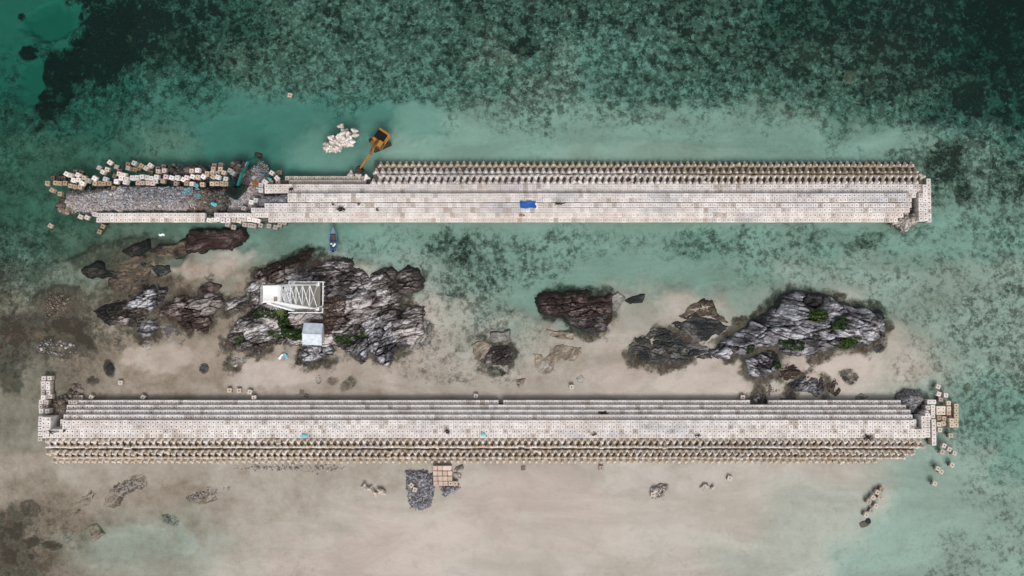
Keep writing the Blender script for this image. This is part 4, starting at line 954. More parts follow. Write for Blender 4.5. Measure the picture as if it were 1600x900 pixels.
def seabed_mat():
    t = NT('sand_and_reef_floor'); p = t.pos()
    R = t.attr('reef').outputs['Fac']; B = t.attr('brown').outputs['Fac']
    nb = t.noise(p, .05, 5, .6); nm = t.noise(p, .32, 7, .68, .3); nf = t.noise(p, 1.5, 6, .7); nx = t.noise(p, 5, 4, .7)
    R0 = R
    R = t.math('ADD', R, t.math('MULTIPLY', t.ramp(R, .02, .3), t.math('ADD', t.math('MULTIPLY', t.math('SUBTRACT', t.noise(p, .45, 5, .65), .5), 1.2), t.math('MULTIPLY', t.math('SUBTRACT', nf, .5), .3))), clamp=True)
    sand = t.mix(t.ramp(t.noise(t.scale_vec(p, (.5, 1.3, 1), .3), .07, 8, .65, .8), .35, .65), (.51, .435, .385), (.64, .565, .512))
    sand = t.mix(t.math('MULTIPLY', t.ramp(nm, .5, .7), .35), sand, (.43, .37, .32))
    sand = t.mix(t.math('MULTIPLY', t.ramp(nf, .55, .75), .3), sand, (.33, .275, .225))
    sand = t.mix(t.math('MULTIPLY', t.ramp(nf, .45, .25), .15), sand, (.62, .55, .5))
    sl_ = t.attr('silt').outputs['Fac']
    sand = t.mix(t.math('MULTIPLY', sl_, .85), sand, t.mix(nm, (.27, .255, .235), (.40, .375, .345)))
    # brown silt and turf algae, heavier at the left partly as painted vignetting
    bf = t.math('ADD', B, t.math('MULTIPLY', t.math('SUBTRACT', t.noise(p, .18, 8, .7), .5), 1.1))
    c = t.mix(t.math('MULTIPLY', t.ramp(bf, .1, .85), .8), sand, (.30, .232, .17))
    c = t.mix(t.math('MULTIPLY', t.ramp(bf, .5, 1.1), .7), c, (.15, .112, .075))
    c = t.mix(t.math('MULTIPLY', t.ramp(t.math('ADD', bf, t.math('MULTIPLY', t.math('SUBTRACT', nf, .5), 1.)), .75, 1.15), .75), c, (.085, .06, .042))
    # greenish turf under the reef
    tn = t.math('ADD', t.math('MULTIPLY', t.noise(p, .9, 8, .75), .8), t.math('MULTIPLY', t.noise(p, 2.6, 5, .7), .6))
    tf = t.math('MULTIPLY', t.ramp(R, .02, .5), t.ramp(t.math('ADD', tn, t.math('MULTIPLY', R, .3)), .68, .88))
    c = t.mix(t.math('MULTIPLY', tf, .8), c, (.085, .08, .06))
    c = t.mix(t.math('MULTIPLY', t.ramp(R, .1, .8), .25), c, (.2, .19, .15))
    c = t.mix(t.math('MULTIPLY', t.ramp(tn, .6, .42), t.math('MULTIPLY', t.ramp(R, .0, .3), .35)), c, (.5, .45, .4))
    # reef growth: clumps at several sizes, cover follows the density
    kA = t.noise(p, .42, 4, .62, .4); kB = t.noise(p, 1.25, 5, .68, .3); kC = t.noise(p, 3.4, 4, .7)
    k = t.math('ADD', t.math('MULTIPLY', kA, .45), t.math('ADD', t.math('MULTIPLY', kB, .4), t.math('MULTIPLY', kC, .28)))
    k = t.math('SUBTRACT', k, t.math('MULTIPLY', t.math('SUBTRACT', t.voro(p, 1.1), .5), .1))
    thr = t.math('SUBTRACT', .74, t.math('MULTIPLY', R, .30))
    m = t.ramp(t.math('SUBTRACT', k, thr), -.055, .065)
    m = t.math('MULTIPLY', m, t.ramp(R, .02, .16))
    reefc = t.mix(t.ramp(nx, .35, .75), (.008, .009, .008), (.06, .056, .044))
    reefc = t.mix(t.math('MULTIPLY', t.ramp(t.noise(p, .11, 5, .6), .56, .7), .6), reefc, (.09, .065, .05))
    m = t.math('MULTIPLY', m, t.math('ADD', .38, t.math('MULTIPLY', t.ramp(R0, .12, .6), .56)))
    reefc = t.mix(t.ramp(B, .45, .9), reefc, t.mix(nx, (.03, .021, .015), (.11, .08, .06)))
    c = t.mix(m, c, reefc)
    # coral heads, pale pink brown
    v2 = t.voro(p, .22); cr = t.ramp(v2, .26, .12)
    cs = t.math('MULTIPLY', cr, t.ramp(t.voro(p, .22, 'F1', 1), .55, .65))
    c = t.mix(t.math('MULTIPLY', t.math('MULTIPLY', cs, t.ramp(R, .25, .5)), t.ramp(nf, .35, .6)), c, (.2, .135, .10))
    c = t.mix(t.math('MULTIPLY', t.math('MULTIPLY', t.ramp(t.noise(p, .23, 6, .7), .55, .72), t.ramp(R0, .2, .55)), t.math('MULTIPLY', t.ramp(nx, .4, .7), .7)), c, (.17, .13, .09))
    # small pale rubble specks
    c = t.mix(t.math('MULTIPLY', t.math('MULTIPLY', t.ramp(t.noise(p, 3.1, 3, .6), .67, .74), .6), t.ramp(B, .2, .6)), c, (.4, .36, .31))
    t.bsdf(c, .95, .05, 0, t.bump(t.math('ADD', nf, t.math('MULTIPLY', nx, .5)), .6, .15))
    return t.m
tag(link('seabed', me, seabed_mat()), 'pale sand flats with dark reef patches under shallow green water', None, None, 'structure')

# ------------------------------------------------------------------ shrubs
def leaf_mat(name, a, b):
    t = NT(name); i = t.island(); n = t.noise(t.pos(), 1.1, 3)
    c = t.mix(i, a, b); c = t.mix(t.math('MULTIPLY', n, .5), c, tuple(q * .6 for q in a))
    t.bsdf(c, .6, .2); return t.m
M['leaf'] = leaf_mat('bright_green_leaves', (.035, .075, .012), (.085, .135, .03))
M['leaf_dark'] = leaf_mat('deep_green_leaves', (.018, .045, .012), (.05, .09, .025))
M['leaf_dry'] = leaf_mat('dry_brown_twigs', (.08, .045, .03), (.17, .11, .08))
M['frond'] = leaf_mat('palm_frond_green', (.06, .09, .02), (.16, .16, .06))
M['bark'] = paint('grey_brown_bark', (.13, .1, .075), .9, .1)
def shrub(poly, z0, h, mat, label, n=1100, leaf=.25, group='shrubs on the rocks', name='shrub', seed=0, zoom=None):
    if zoom: poly = [zoomed(*zoom, u, v) for u, v in poly]
    pw = [tuple(P(x, y, z0 + h / 2)[:2]) for x, y in poly]; cx, cy = np.mean(pw, 0)
    lo, hi = np.min(pw, 0), np.max(pw, 0)
    X = rng.uniform(lo[0], hi[0], n * 4); Y = rng.uniform(lo[1], hi[1], n * 4)
    sd = poly_sd(X, Y, pw) + .9 * (fbm(X / .9, Y / .9, seed + 5, 3) - .5)
    k = (sd > -.28) & (fbm(X / .7, Y / .7, seed, 2) > .3); X, Y, sd = X[k][:n], Y[k][:n], sd[k][:n]; n = len(X)
    Z = h * (.25 + .75 * sstep(-.1, .9, sd)) * rng.uniform(.35, 1, n) * (.7 + .6 * fbm(X / .8, Y / .8, seed + 9, 2))
    ZR_ = rock_z(X, Y); z0 = float(np.median(ZR_)); Z = Z + np.clip(ZR_ - z0, -1.2, 1.2) + .05
    R = rotmats(n); s = leaf * rng.uniform(.6, 1.3, n)
    q = np.array([(-1, -.45, 0), (0, -.6, .15), (1, -.1, 0), (0, .6, .15)]) / 1.3
    V = np.einsum('nij,kj->nki', R, q) * s[:, None, None] + np.stack([X - cx, Y - cy, Z], -1)[:, None, :]
    e = empty(name, (cx, cy, z0)); tag(e, label, 'shrub', group)
    link('foliage', mesh_np('foliage', V.reshape(-1, 3), np.arange(n * 4).reshape(-1, 4)), M[mat], e)
    mb = MB()
    for k in range(6):
        i = rng.integers(n); mb.bar((jit(.2), jit(.2), -.4), (X[i] - cx, Y[i] - cy, Z[i] * .8), .07, n=5, w2=.02)
    mb.obj('stem', M['bark'], e)
    return e
shrub([(1080, 190), (1110, 155), (1170, 155), (1190, 190), (1150, 225), (1100, 225)], 3.0, .9, 'leaf', 'round bright green shrub on top of the slate islet', zoom=Z8, seed=1, n=1300)
shrub([(1200, 240), (1250, 200), (1290, 210), (1305, 270), (1260, 265), (1215, 265)], 3.0, .8, 'leaf_dark', 'dark green shrub just east of the round bright one', zoom=Z8, seed=2)
shrub([(1275, 350), (1320, 310), (1380, 300), (1385, 335), (1340, 370), (1290, 375)], 2.4, .9, 'leaf', 'bright green shrub low on the south side of the slate islet', zoom=Z8, seed=3, n=800)
shrub([(930, 330), (990, 325), (1055, 350), (1055, 385), (1010, 385), (950, 355)], 2.6, .8, 'leaf_dark', 'dark green shrub in the middle of the slate islet', zoom=Z8, seed=4)
shrub([(745, 370), (780, 355), (795, 390), (760, 405)], 2.2, .6, 'leaf_dark', 'small dark shrub at the west end of the slate islet', zoom=Z8, n=260, seed=5)
shrub([(890, 465), (930, 440), (945, 480), (910, 495)], 1.8, .6, 'leaf_dark', 'small shrub on the rounded slate rock', zoom=Z8, n=260, seed=6)
shrub([(410, 470), (470, 450), (480, 530), (580, 560), (590, 620), (500, 610), (440, 590), (420, 530)], 3.0, 1.3, 'leaf_dark', 'thick dark green bushes west of the shed', zoom=ZI, n=3600, seed=7)
shrub([(245, 435), (330, 410), (410, 430), (400, 470), (260, 475)], 2.6, .8, 'leaf_dark', 'dark green bush south-west of the tower platform', zoom=ZI, n=700, seed=8)
shrub([(770, 600), (850, 585), (930, 600), (920, 640), (850, 650), (790, 640)], 2.7, .9, 'leaf_dark', 'dark green bush east of the shed', zoom=ZI, n=800, seed=9)
shrub([(350, 570), (400, 560), (440, 590), (400, 610)], 2.2, .6, 'leaf', 'small green tuft on the west rock of the tower islet', zoom=ZI, n=200, seed=10)
shrub([(140, 620), (170, 600), (190, 630), (160, 650)], 1.7, .5, 'leaf', 'tiny green tuft at the far west of the tower islet', zoom=ZI, n=110, seed=11)
shrub([(720, 360), (800, 330), (860, 350), (840, 440), (800, 480), (760, 560), (710, 600), (710, 480)], 3.1, 1.0, 'leaf_dry', 'bare brown thicket between the tower fence and the pinkish rock', zoom=ZI, n=2600, leaf=.2, seed=12)
shrub([(620, 245), (690, 240), (700, 260), (640, 268)], 3.2, .5, 'leaf', 'thin green weeds at the north side of the tower fence', zoom=ZI, n=130, seed=13)
shrub([(940, 580), (990, 560), (985, 600), (945, 605)], 2.9, .5, 'leaf', 'green tuft at the foot of the smooth pinkish rock', zoom=ZI, n=140, seed=14)
# small palm by the tower
c = P(*zoomed(*ZI, 440, 440), 4.6); pr = empty('palm', (c.x, c.y, 2.4)); tag(pr, 'small pale green palm beside the tower platform', 'palm')
mb = MB(); mb.bar((0, 0, -.5), (.1, .05, 2.1), .22, n=7, w2=.14); mb.obj('trunk', M['bark'], pr)
mb = MB()
for k in range(13):
    a = k * 2.4; L = random.uniform(1.1, 1.7); prev = None
    for j in range(8):
        t = j / 7; r = L * t; p = Vector((math.cos(a) * r + .1, math.sin(a) * r, 2.1 + .45 * math.sin(t * 2.2) - .55 * t * t))
        if prev is not None:
            sdv = Vector((-math.sin(a), math.cos(a), 0)) * .22 * (1 - t * .7)
            mb.add([prev, p, p + sdv - Vector((0, 0, .08)), prev + sdv * .6], [[0, 1, 2, 3]]); mb.add([prev, p, p - sdv - Vector((0, 0, .08)), prev - sdv * .6], [[3, 2, 1, 0]])
        prev = p
mb.obj('crown', M['frond'], pr)

# ------------------------------------------------------------------ light tower
M['white_steel'] = paint('white_painted_steel', (.78, .79, .8), .45, .4, 0, .25, (.3, .22, .16))
M['white_deck'] = paint('white_platform_sheet', (.8, .79, .78), .5, .3, 0, .3, (.4, .3, .22))
M['slab'] = paint('weathered_slab', (.2, .19, .16), .9, .1, 0, .5, (.08, .075, .055), 1.2)
M['rust'] = paint('rusty_hatch', (.32, .22, .15), .8, .2, 0, .5)
ZB0, ZT0 = 3.3, 24.0
bc = P(477.3, 463.5, ZB0)
tw = empty('light_tower', (bc.x, bc.y, ZB0)); tag(tw, 'tall white steel lattice tower with a square platform on top', 'tower')
hb, ht, Ht = 2.62, 1.45, ZT0 - ZB0 - .25
mb = MB(); mb.box((0, 0, -1.), (6.3, 6.0, 2.1), bev=.05); mb.obj('base_slab', M['slab'], tw)
def leg(sx, sy, t):
    k = hb + (ht - hb) * t; return Vector((sx * k, sy * k, Ht * t))
for sx, sy in ((-1, -1), (1, -1), (1, 1), (-1, 1)):
    mb = MB(); mb.bar(leg(sx, sy, 0), leg(sx, sy, 1), .3, n=8, w2=.2); mb.box(leg(sx, sy, 0) + Vector((0, 0, .12)), (.75, .75, .24), bev=.04); mb.obj('leg', M['white_steel'], tw)
levels = [0, .24, .44, .61, .75, .88, 1]
cs = ((-1, -1), (1, -1), (1, 1), (-1, 1))
for k in range(4):
    (ax_, ay_), (bx_, by_) = cs[k], cs[(k + 1) % 4]
    mb = MB()
    for i, t in enumerate(levels[1:]):
        mb.bar(leg(ax_, ay_, t), leg(bx_, by_, t), .15)
    for i in range(len(levels) - 1):
        t0, t1 = levels[i], levels[i + 1]
        mb.bar(leg(ax_, ay_, t0), leg(bx_, by_, t1), .12); mb.bar(leg(bx_, by_, t0), leg(ax_, ay_, t1), .12)
    mb.obj('bracing', M['white_steel'], tw)
mb = MB(); mb.box((0, 0, Ht + .12), (3.3, 3.1, .22), bev=.03)
for i in range(5): mb.box((-1.3 + i * .65, 0, Ht + .245), (.05, 3.0, .04))
plat = mb.obj('platform', M['white_deck'], tw)
mb = MB(); mb.box((.75, -.95, Ht + .30), (.62, .8, .13), bev=.03); mb.obj('hatch', M['rust'], plat)
mb = MB()
for sx in (-1, 1):
    for sy in (-1, 1):
        mb.bar((sx * 1.6, sy * 1.5, Ht + .2), (sx * 1.6, sy * 1.5, Ht + 1.25), .06)
for zz_ in (.75, 1.25):
    for a, b in (((-1.6, -1.5), (1.6, -1.5)), ((1.6, -1.5), (1.6, 1.5)), ((1.6, 1.5), (-1.6, 1.5)), ((-1.6, 1.5), (-1.6, -1.5))):
        mb.bar((*a, Ht + zz_), (*b, Ht + zz_), .05)
mb.obj('railing', M['white_steel'], tw)
# inclined stair on the south face
mb = MB()
p0, p1 = Vector((-2.9, -3.0, .3)), Vector((-.9, -1.75, Ht))
for off in (0, .75):
    mb.bar(p0 + Vector((off, 0, 0)), p1 + Vector((off, 0, 0)), .12)
for i in range(44):
    q = p0.lerp(p1, (i + .5) / 44); mb.box(q + Vector((.375, 0, 0)), (.7, .22, .05))
mb.obj('ladder', M['white_steel'], tw)
# fence around its foot
fc = P(478.5, 464.5, 3.6)
fn = empty('fence', (fc.x, fc.y, 2.9)); tag(fn, 'low white rail fence around the foot of the tower', 'fence')
fw, fh = 3.62, 3.28
def fence_side(a, b):
    a, b = Vector((*a, 0)), Vector((*b, 0)); mb = MB(); n = 7
    for zz_ in (.55, .95): mb.bar(a + Vector((0, 0, zz_)), b + Vector((0, 0, zz_)), .16, .12)
    mb.obj('rail', M['white_steel'], fn)
    for i in range(n):
        q = a.lerp(b, i / n); mb2 = MB(); mb2.box(q + Vector((0, 0, .3)), (.2, .2, 1.5), bev=.02); mb2.obj('post', M['white_steel'], fn)
fence_side((-fw, -fh), (fw, -fh)); fence_side((fw, -fh), (fw, fh)); fence_side((fw, fh), (-fw, fh)); fence_side((-fw, fh), (-fw, 1.8))

# ------------------------------------------------------------------ shed
def corr():
    t = NT('corrugated_sheet'); p = t.pos(); x, y, z = t.xyz(p)
    w = t.n('TexWave'); t.link(p, w.inputs[0]); w.inputs['Scale'].default_value = 1.6; w.inputs['Distortion'].default_value = 0
    n = t.noise(p, 1.2, 5, .6)
    c = t.mix(t.ramp(n, .35, .7), (.42, .48, .55), (.6, .64, .68))
    c = t.mix(t.math('MULTIPLY', t.ramp(t.noise(p, .6, 4), .55, .7), .4), c, (.36, .38, .4))
    t.bsdf(c, .5, .4, .1, t.bump(w.outputs['Fac'], .6, .05)); return t.m
M['roof'] = corr(); M['wall'] = paint('pale_shed_wall', (.45, .45, .43), .8, .2)
M['dark'] = paint('dark_metal', (.03, .03, .03), .6, .3)
sc_ = P(487.7, 522, 5.4)
sh = empty('shed', (sc_.x, sc_.y, 2.6), math.radians(-3)); tag(sh, 'small shed with a pale blue corrugated gable roof', 'shed')
mb = MB(); W, D = 3.5, 4.0
mb.prism([(-D / 2, -.8), (D / 2, -.8), (D / 2, 2.3), (0, 2.95), (-D / 2, 2.3)], -W / 2, W / 2)
mb.v = [(v[1], v[0], v[2]) for v in mb.v]; mb.obj('wall', M['wall'], sh)
for s_ in (1, -1):
    mb = MB(); vs = []
    for dz in (0, .06):
        vs += [(-2.05, 0, 3.05 + dz), (2.05, 0, 3.05 + dz), (2.05, s_ * 2.3, 2.27 + dz), (-2.05, s_ * 2.3, 2.27 + dz)]
    mb.add(vs, [[0, 1, 2, 3], [4, 5, 6, 7], [0, 1, 5, 4], [1, 2, 6, 5], [2, 3, 7, 6], [3, 0, 4, 7]])
    for k in range(7):
        xx = -1.95 + k * .65
        mb.bar((xx, s_ * .05, 3.12), (xx, s_ * 2.28, 2.36), .07, .05)
    mb.obj('roof_sheet', M['roof'], sh)
mb = MB(); mb.bar((-2.07, 0, 3.12), (2.07, 0, 3.12), .28, .1, n=6); mb.obj('ridge_cap', M['roof'], sh)
mb = MB(); mb.box((.4, -2.02, .9), (.85, .06, 1.9)); mb.obj('door', M['dark'], sh)

# ------------------------------------------------------------------ excavators
M['yellow'] = paint('worn_orange_yellow_paint', (.34, .15, .025), .45, .4, 0, .45, (.12, .07, .03), 2.)
M['teal_paint'] = paint('worn_dark_teal_paint', (.003, .026, .024), .6, .12, 0, .4, (.03, .035, .03), 2.)
M['teal_light'] = paint('teal_boom_paint', (.012, .125, .108), .5, .25, 0, .35, (.04, .05, .04), 2.)
M['track'] = paint('muddy_track_steel', (.035, .03, .026), .8, .3, 0, .4, (.09, .065, .045))
M['glass'] = paint('dark_cab_glass', (.02, .025, .03), .15, .6, 0, 0)
M['steel'] = paint('bare_bucket_steel', (.045, .035, .03), .5, .4, .3, .4, (.14, .07, .04))
M['chrome'] = paint('hydraulic_rod', (.55, .55, .55), .25, .5, .8, 0)
M['engine'] = paint('black_engine_cover', (.012, .012, .012), .85, .1, 0, .15)
def excavator(base_px, z0, head, track_ang, elbow_px, ez, tip_px, tz, body, boomm, label, sc=1., dark_house=False):
    b = P(*base_px, z0 + 1.6); E = P(*elbow_px, ez); T = P(*tip_px, tz)
    e = empty('excavator', (b.x, b.y, z0)); tag(e, label, 'excavator')
    hd = math.radians(head); dirv = Vector((math.cos(hd), math.sin(hd), 0)); lft = Vector((-dirv.y, dirv.x, 0))
    def at(f, l, z): return dirv * f * sc + lft * l * sc + Vector((0, 0, z * sc))
    rot = Euler((0, 0, hd)); ta = math.radians(track_ang); tr = Euler((0, 0, ta)); td = Vector((math.cos(ta), math.sin(ta), 0)); tl = Vector((-td.y, td.x, 0))
    for s_ in (-1, 1):
        mb = MB(); c = tl * 1.15 * s_ * sc
        prof = [(-1.9, .25), (-1.65, 0), (1.65, 0), (1.9, .25), (1.95, .5), (1.7, .82), (-1.7, .82), (-1.95, .5)]
        q = MB(); q.prism([(x * sc, z * sc) for x, z in prof], -.3 * sc, .3 * sc)
        mm = tr.to_matrix(); mb.add([mm @ Vector(v) + c for v in q.v], q.f)
        for k in range(14):
            mb.box(c + td * (-1.65 + k * .254) * sc + Vector((0, 0, .85 * sc)), (.14 * sc, .62 * sc, .07 * sc), tr)
        trk = mb.obj('track', M['track'], e)
    mb = MB(); mb.box((0, 0, .62 * sc), (1.6 * sc, 1.7 * sc, .5 * sc), tr); mb.bar((0, 0, .8 * sc), (0, 0, 1.05 * sc), 1.3 * sc, n=12); mb.obj('undercarriage', M['track'], e)
    mb = MB(); mb.box(at(-.35, 0, 1.3), (3.3 * sc, 2.6 * sc, .45 * sc), rot, bev=.06); mb.box(at(-.7, -.85, 1.85), (2.4 * sc, .85 * sc, .7 * sc), rot, bev=.08)
    mb.box(at(-1.0, .3, 1.8), (1.5 * sc, 1.2 * sc, .6 * sc), rot, bev=.08); house = mb.obj('house', M[body], e)
    mb = MB(); mb.box(at(-1.95, 0, 1.75), (.75 * sc, 2.6 * sc, 1.0 * sc), rot, bev=.18); mb.obj('counterweight', M[body], e)
    mb = MB(); mb.box(at(-.95, -.1, 2.26), (1.75 * sc, 2.2 * sc, .12 * sc), rot, bev=.03)
    for k in range(4): mb.box(at(-1.35 + k * .22, -.1, 2.31), (.07 * sc, 1.5 * sc, .05 * sc), rot)
    mb.bar(at(-1.2, -.9, 2.2), at(-1.2, -.9, 2.75), .14 * sc, n=8); mb.obj('engine_cover', M['engine'], e)
    mb = MB(); mb.box(at(.55, .82, 2.1), (1.45 * sc, .92 * sc, 1.4 * sc), rot, bev=.1, taper=.93); cab = mb.obj('cab', M['glass'], e)
    mb = MB(); mb.box(at(.5, .82, 2.84), (1.35 * sc, .9 * sc, .1 * sc), rot, bev=.04); mb.obj('cab_roof', M[body], cab)
    mb = MB()
    for f_, l_ in ((-.12, .42), (1.2, .42), (-.12, 1.23), (1.2, 1.23)): mb.bar(at(f_, l_, 1.5), at(f_, l_, 2.8), .09 * sc)
    mb.obj('cab_frame', M[body], cab)
    # boom: two plates bent at the elbow, built in the vertical plane through foot and tip
    L0 = Vector((b.x, b.y, z0))
    foot = at(.75, -.1, 1.7); E_, T_ = E - L0, T - L0
    mid = foot.lerp(E_, .52) + Vector((0, 0, .55 * sc))
    mb = MB(); mb.bar(foot, mid, .42 * sc, .6 * sc, w2=.52 * sc); mb.bar(mid, E_, .46 * sc, .62 * sc, w2=.32 * sc); boom = mb.obj('boom', M[boomm], e)
    st0 = E_ + (E_ - T_).normalized() * .55 * sc + Vector((0, 0, .15))
    mb = MB(); mb.bar(st0, T_, .36 * sc, .5 * sc, w2=.24 * sc); mb.obj('stick', M[boomm], e)
    side = (E_ - foot).cross(Vector((0, 0, 1))).normalized()
    for s_ in (-1, 1):
        mb = MB(); a = at(1.3, -.1, 1.35) + side * .34 * s_ * sc; c2 = mid + side * .34 * s_ * sc - Vector((0, 0, .1))
        mb.bar(a, a.lerp(c2, .6), .17 * sc, n=8); cyl = mb.obj('boom_cylinder', M['dark'], e)
        mb = MB(); mb.bar(a.lerp(c2, .6), c2, .09 * sc, n=8); mb.obj('rod', M['chrome'], cyl)
    mb = MB(); a = mid + Vector((0, 0, .45 * sc)); c2 = st0 + Vector((0, 0, .3 * sc)); mb.bar(a, a.lerp(c2, .6), .17 * sc, n=8); cyl = mb.obj('stick_cylinder', M['dark'], e)
    mb = MB(); mb.bar(a.lerp(c2, .6), c2, .09 * sc, n=8); mb.obj('rod', M['chrome'], cyl)
    # bucket hanging at the tip
    f2 = (T_ - E_); f2.z = 0; f2.normalize(); ba = math.atan2(f2.y, f2.x)
    q = MB(); W = .62 * sc
    prof = [(-.1, .25), (.35, .3), (.75, .0), (.85, -.5), (.55, -.95), (.0, -1.05), (-.45, -.75), (-.35, -.65), (.0, -.9), (.5, -.82), (.72, -.45), (.62, -.05), (.3, .18), (-.1, .15)]
    q.prism([(x * sc, z * sc) for x, z in prof], -W, W)
    for s_ in (-1, 1):
        q.prism([(x * sc, z * sc) for x, z in prof[:7]], s_ * W - .04, s_ * W + .04)
    for k in range(5):
        q.box((-.5 * sc, (-.5 + k * .25) * sc, -.76 * sc), (.28 * sc, .1 * sc, .08 * sc))
    mm = Euler((0, 0, ba)).to_matrix(); mb = MB(); mb.add([mm @ Vector(v) + T_ for v in q.v], q.f); mb.obj('bucket', M['steel'], e)
    mb = MB(); mb.box(at(.1, -1.15, 1.7), (1.2 * sc, .12 * sc, .5 * sc), rot); mb.bar(at(1.1, -1.2, 1.5), at(1.1, -1.2, 2.3), .05 * sc); mb.bar(at(1.1, -1.2, 2.3), at(.4, -1.2, 2.3), .05 * sc); mb.obj('handrail', M['dark'], e)
    return e
excavator((592.5, 220.5), -.25, -124, 24, (577, 244), 4.3, (562.5, 263.5), 2.1, 'yellow', 'yellow', 'orange yellow excavator standing in the water beside the tetrapods', 1.1)
excavator((368.5, 293.5), 1.7, 57, 48, (389, 252.5), 5.6, (402.5, 243.5), 2.4, 'teal_paint', 'teal_light', 'dark teal excavator on the rubble with its boom over the water', 1.0)

# ------------------------------------------------------------------ boat
M['boat_blue'] = paint('blue_boat_paint', (.03, .10, .20), .4, .4, 0, .35, (.06, .06, .06))
M['boat_grey'] = paint('slate_blue_deck_paint', (.15, .2, .29), .5, .3)
M['boat_wood'] = paint('brown_boat_planks', (.11, .065, .045), .8, .2)
M['plastic_white'] = paint('white_plastic', (.8, .79, .76), .4, .4, 0, .1)
bt = P(521, 373.2, .3)
bo = empty('boat', (bt.x, bt.y, 0), math.radians(1)); tag(bo, 'small blue wooden boat moored below the upper breakwater', 'boat')
def hull(zt, inset, zb):
    top = []; n = 16
    for i in range(n + 1):
        t = i / n; y = -2.6 + 5.4 * t
        w = .78 * (1 - max(0, (t - .45) / .55) ** 2.2) * (.82 + .18 * min(1, t / .25))
        top.append((max(.02, w - inset), y, zt + .28 * max(0, t - .55) ** 1.2))
    return top
def loft(sections, name, mat, parent, closed=False):
    mb = MB(); n = len(sections[0])
    vs = [v for s in sections for v in s]; fs = []
    for k in range(len(sections) - 1):
        for i in range(n - 1):
            a = k * n + i; fs.append([a, a + 1, a + n + 1, a + n])
    mb.add(vs, fs); return mb.obj(name, mat, parent)
T_ = hull(.55, 0, 0); B_ = hull(-.25, .3, 0); Ti = hull(.57, .12, 0); Bi = hull(.05, .26, 0)
secs = []
for s_ in (1, -1):
    a = [(s_ * x, y, z) for x, y, z in B_]; b2 = [(s_ * x, y, z) for x, y, z in T_]; c2 = [(s_ * x, y, z) for x, y, z in Ti]; d2 = [(s_ * x, y, z) for x, y, z in Bi]
    secs.append([[(0, p[1], p[2] - .1) for p in a], a, b2, c2, d2])
mb = MB()
for sec in secs:
    n = len(sec[0]); vs = [v for s in sec for v in s]; mb.add(vs, [[k * n + i, k * n + i + 1, (k + 1) * n + i + 1, (k + 1) * n + i] for k in range(4) for i in range(n - 1)])
mb.box((0, -2.6, .18), (1.3, .08, .8)); mb.obj('hull', M['boat_blue'], bo)
mb = MB(); mb.box((0, -.6, .06), (1.0, 3.8, .05)); mb.obj('floor_boards', M['boat_wood'], bo)
mb = MB(); pts_ = [(x, y, z + .02) for x, y, z in Ti if y > 1.1]; mb.add([(x, y, z) for x, y, z in pts_] + [(-x, y, z) for x, y, z in pts_], [[i, i + 1, len(pts_) + i + 1, len(pts_) + i] for i in range(len(pts_) - 1)]); mb.obj('bow_deck', M['boat_grey'], bo)
for yy in (.75, -.75, -1.75):
    mb = MB(); mb.box((0, yy, .45), (1.3, .28, .06)); mb.obj('thwart', M['boat_wood'] if yy > 0 else M['boat_blue'], bo)
mb = MB(); mb.box((0, -2.3, .5), (1.15, .55, .12), bev=.03); mb.obj('stern_deck', M['boat_blue'], bo)
mb = MB(); mb.box((0, -2.78, .75), (.32, .42, .4), bev=.08); mb.bar((0, -2.8, .55), (0, -2.85, -.4), .14, n=6); mb.bar((0, -2.6, .85), (.1, -2.0, .95), .06, n=6); mb.obj('outboard_motor', M['engine'], bo)
for k, (x, y, lb) in enumerate([(-.38, -1.12, 'white jug on the left side of the blue boat'), (.36, -1.2, 'white tub on the right side of the blue boat'), (.08, -1.52, 'white bundle between the jug and the tub in the blue boat')]):
    w = bo.matrix_world; mb = MB(); mb.box((0, 0, .2), (.42, .42 if k else .3, .4), bev=.09, rot=None); mb.bar((0, 0, .4), (0, 0, .5), .18, n=8)
    o = mb.obj('container', M['plastic_white']); o.location = (bt.x + x, bt.y + y, .32); o.rotation_euler = (0, 0, k * .5); tag(o, lb, 'container', 'white containers in the boat')
mb = MB(); mb.bar((-.6, -1.9, .62), (.85, -1.75, .66), .05, n=6); o = mb.obj('pole', M['boat_grey']); o.location = (bt.x, bt.y, .0); tag(o, 'thin pole lying across the stern of the blue boat', 'pole')

# ------------------------------------------------------------------ tarp and bits
def cloth(name, pts, z, mat, label, cat, amp=.12, n=22, seed=0):
    w = [P(x, y, z) for x, y in pts]; vs = []; 
    for j in range(n + 1):
        for i in range(n + 1):
            u, v = i / n, j / n
            p = (w[0] * (1 - u) + w[1] * u) * (1 - v) + (w[3] * (1 - u) + w[2] * u) * v
            vs.append((p.x + .12 * math.sin(9 * v + seed) * (u > .9), p.y + .09 * math.sin(11 * u + seed), p.z))
    A = np.array(vs); A[:, 2] += amp * (fbm(A[:, 0] * 1.3, A[:, 1] * 1.8, seed + 3, 4, .6)) + .02
    I = np.arange((n + 1) ** 2).reshape(n + 1, n + 1); Q = np.stack([I[:-1, :-1], I[:-1, 1:], I[1:, 1:], I[1:, :-1]], -1).reshape(-1, 4)
    me = mesh_np(name, A, Q); o = link(name, me, mat); c = A.mean(0)
    me.transform(Matrix.Translation(-Vector(c))); o.location = c
    m = o.modifiers.new('thick', 'SOLIDIFY'); m.thickness = .02
    return tag(o, label, cat)
M['tarp'] = paint('blue_tarpaulin', (.012, .085, .33), .45, .3, 0, .15, (.1, .2, .45), 1.5)
M['tarp_white'] = paint('white_sheet', (.78, .8, .84), .6, .2, 0, .1)
M['cyan'] = paint('cyan_plastic', (.12, .48, .55), .45, .4, 0, .15)
M['cyan_dull'] = paint('faded_cyan_net', (.10, .28, .29), .7, .2, 0, .4)
M['debris'] = paint('dark_brown_debris', (.035, .025, .022), .9, .1)
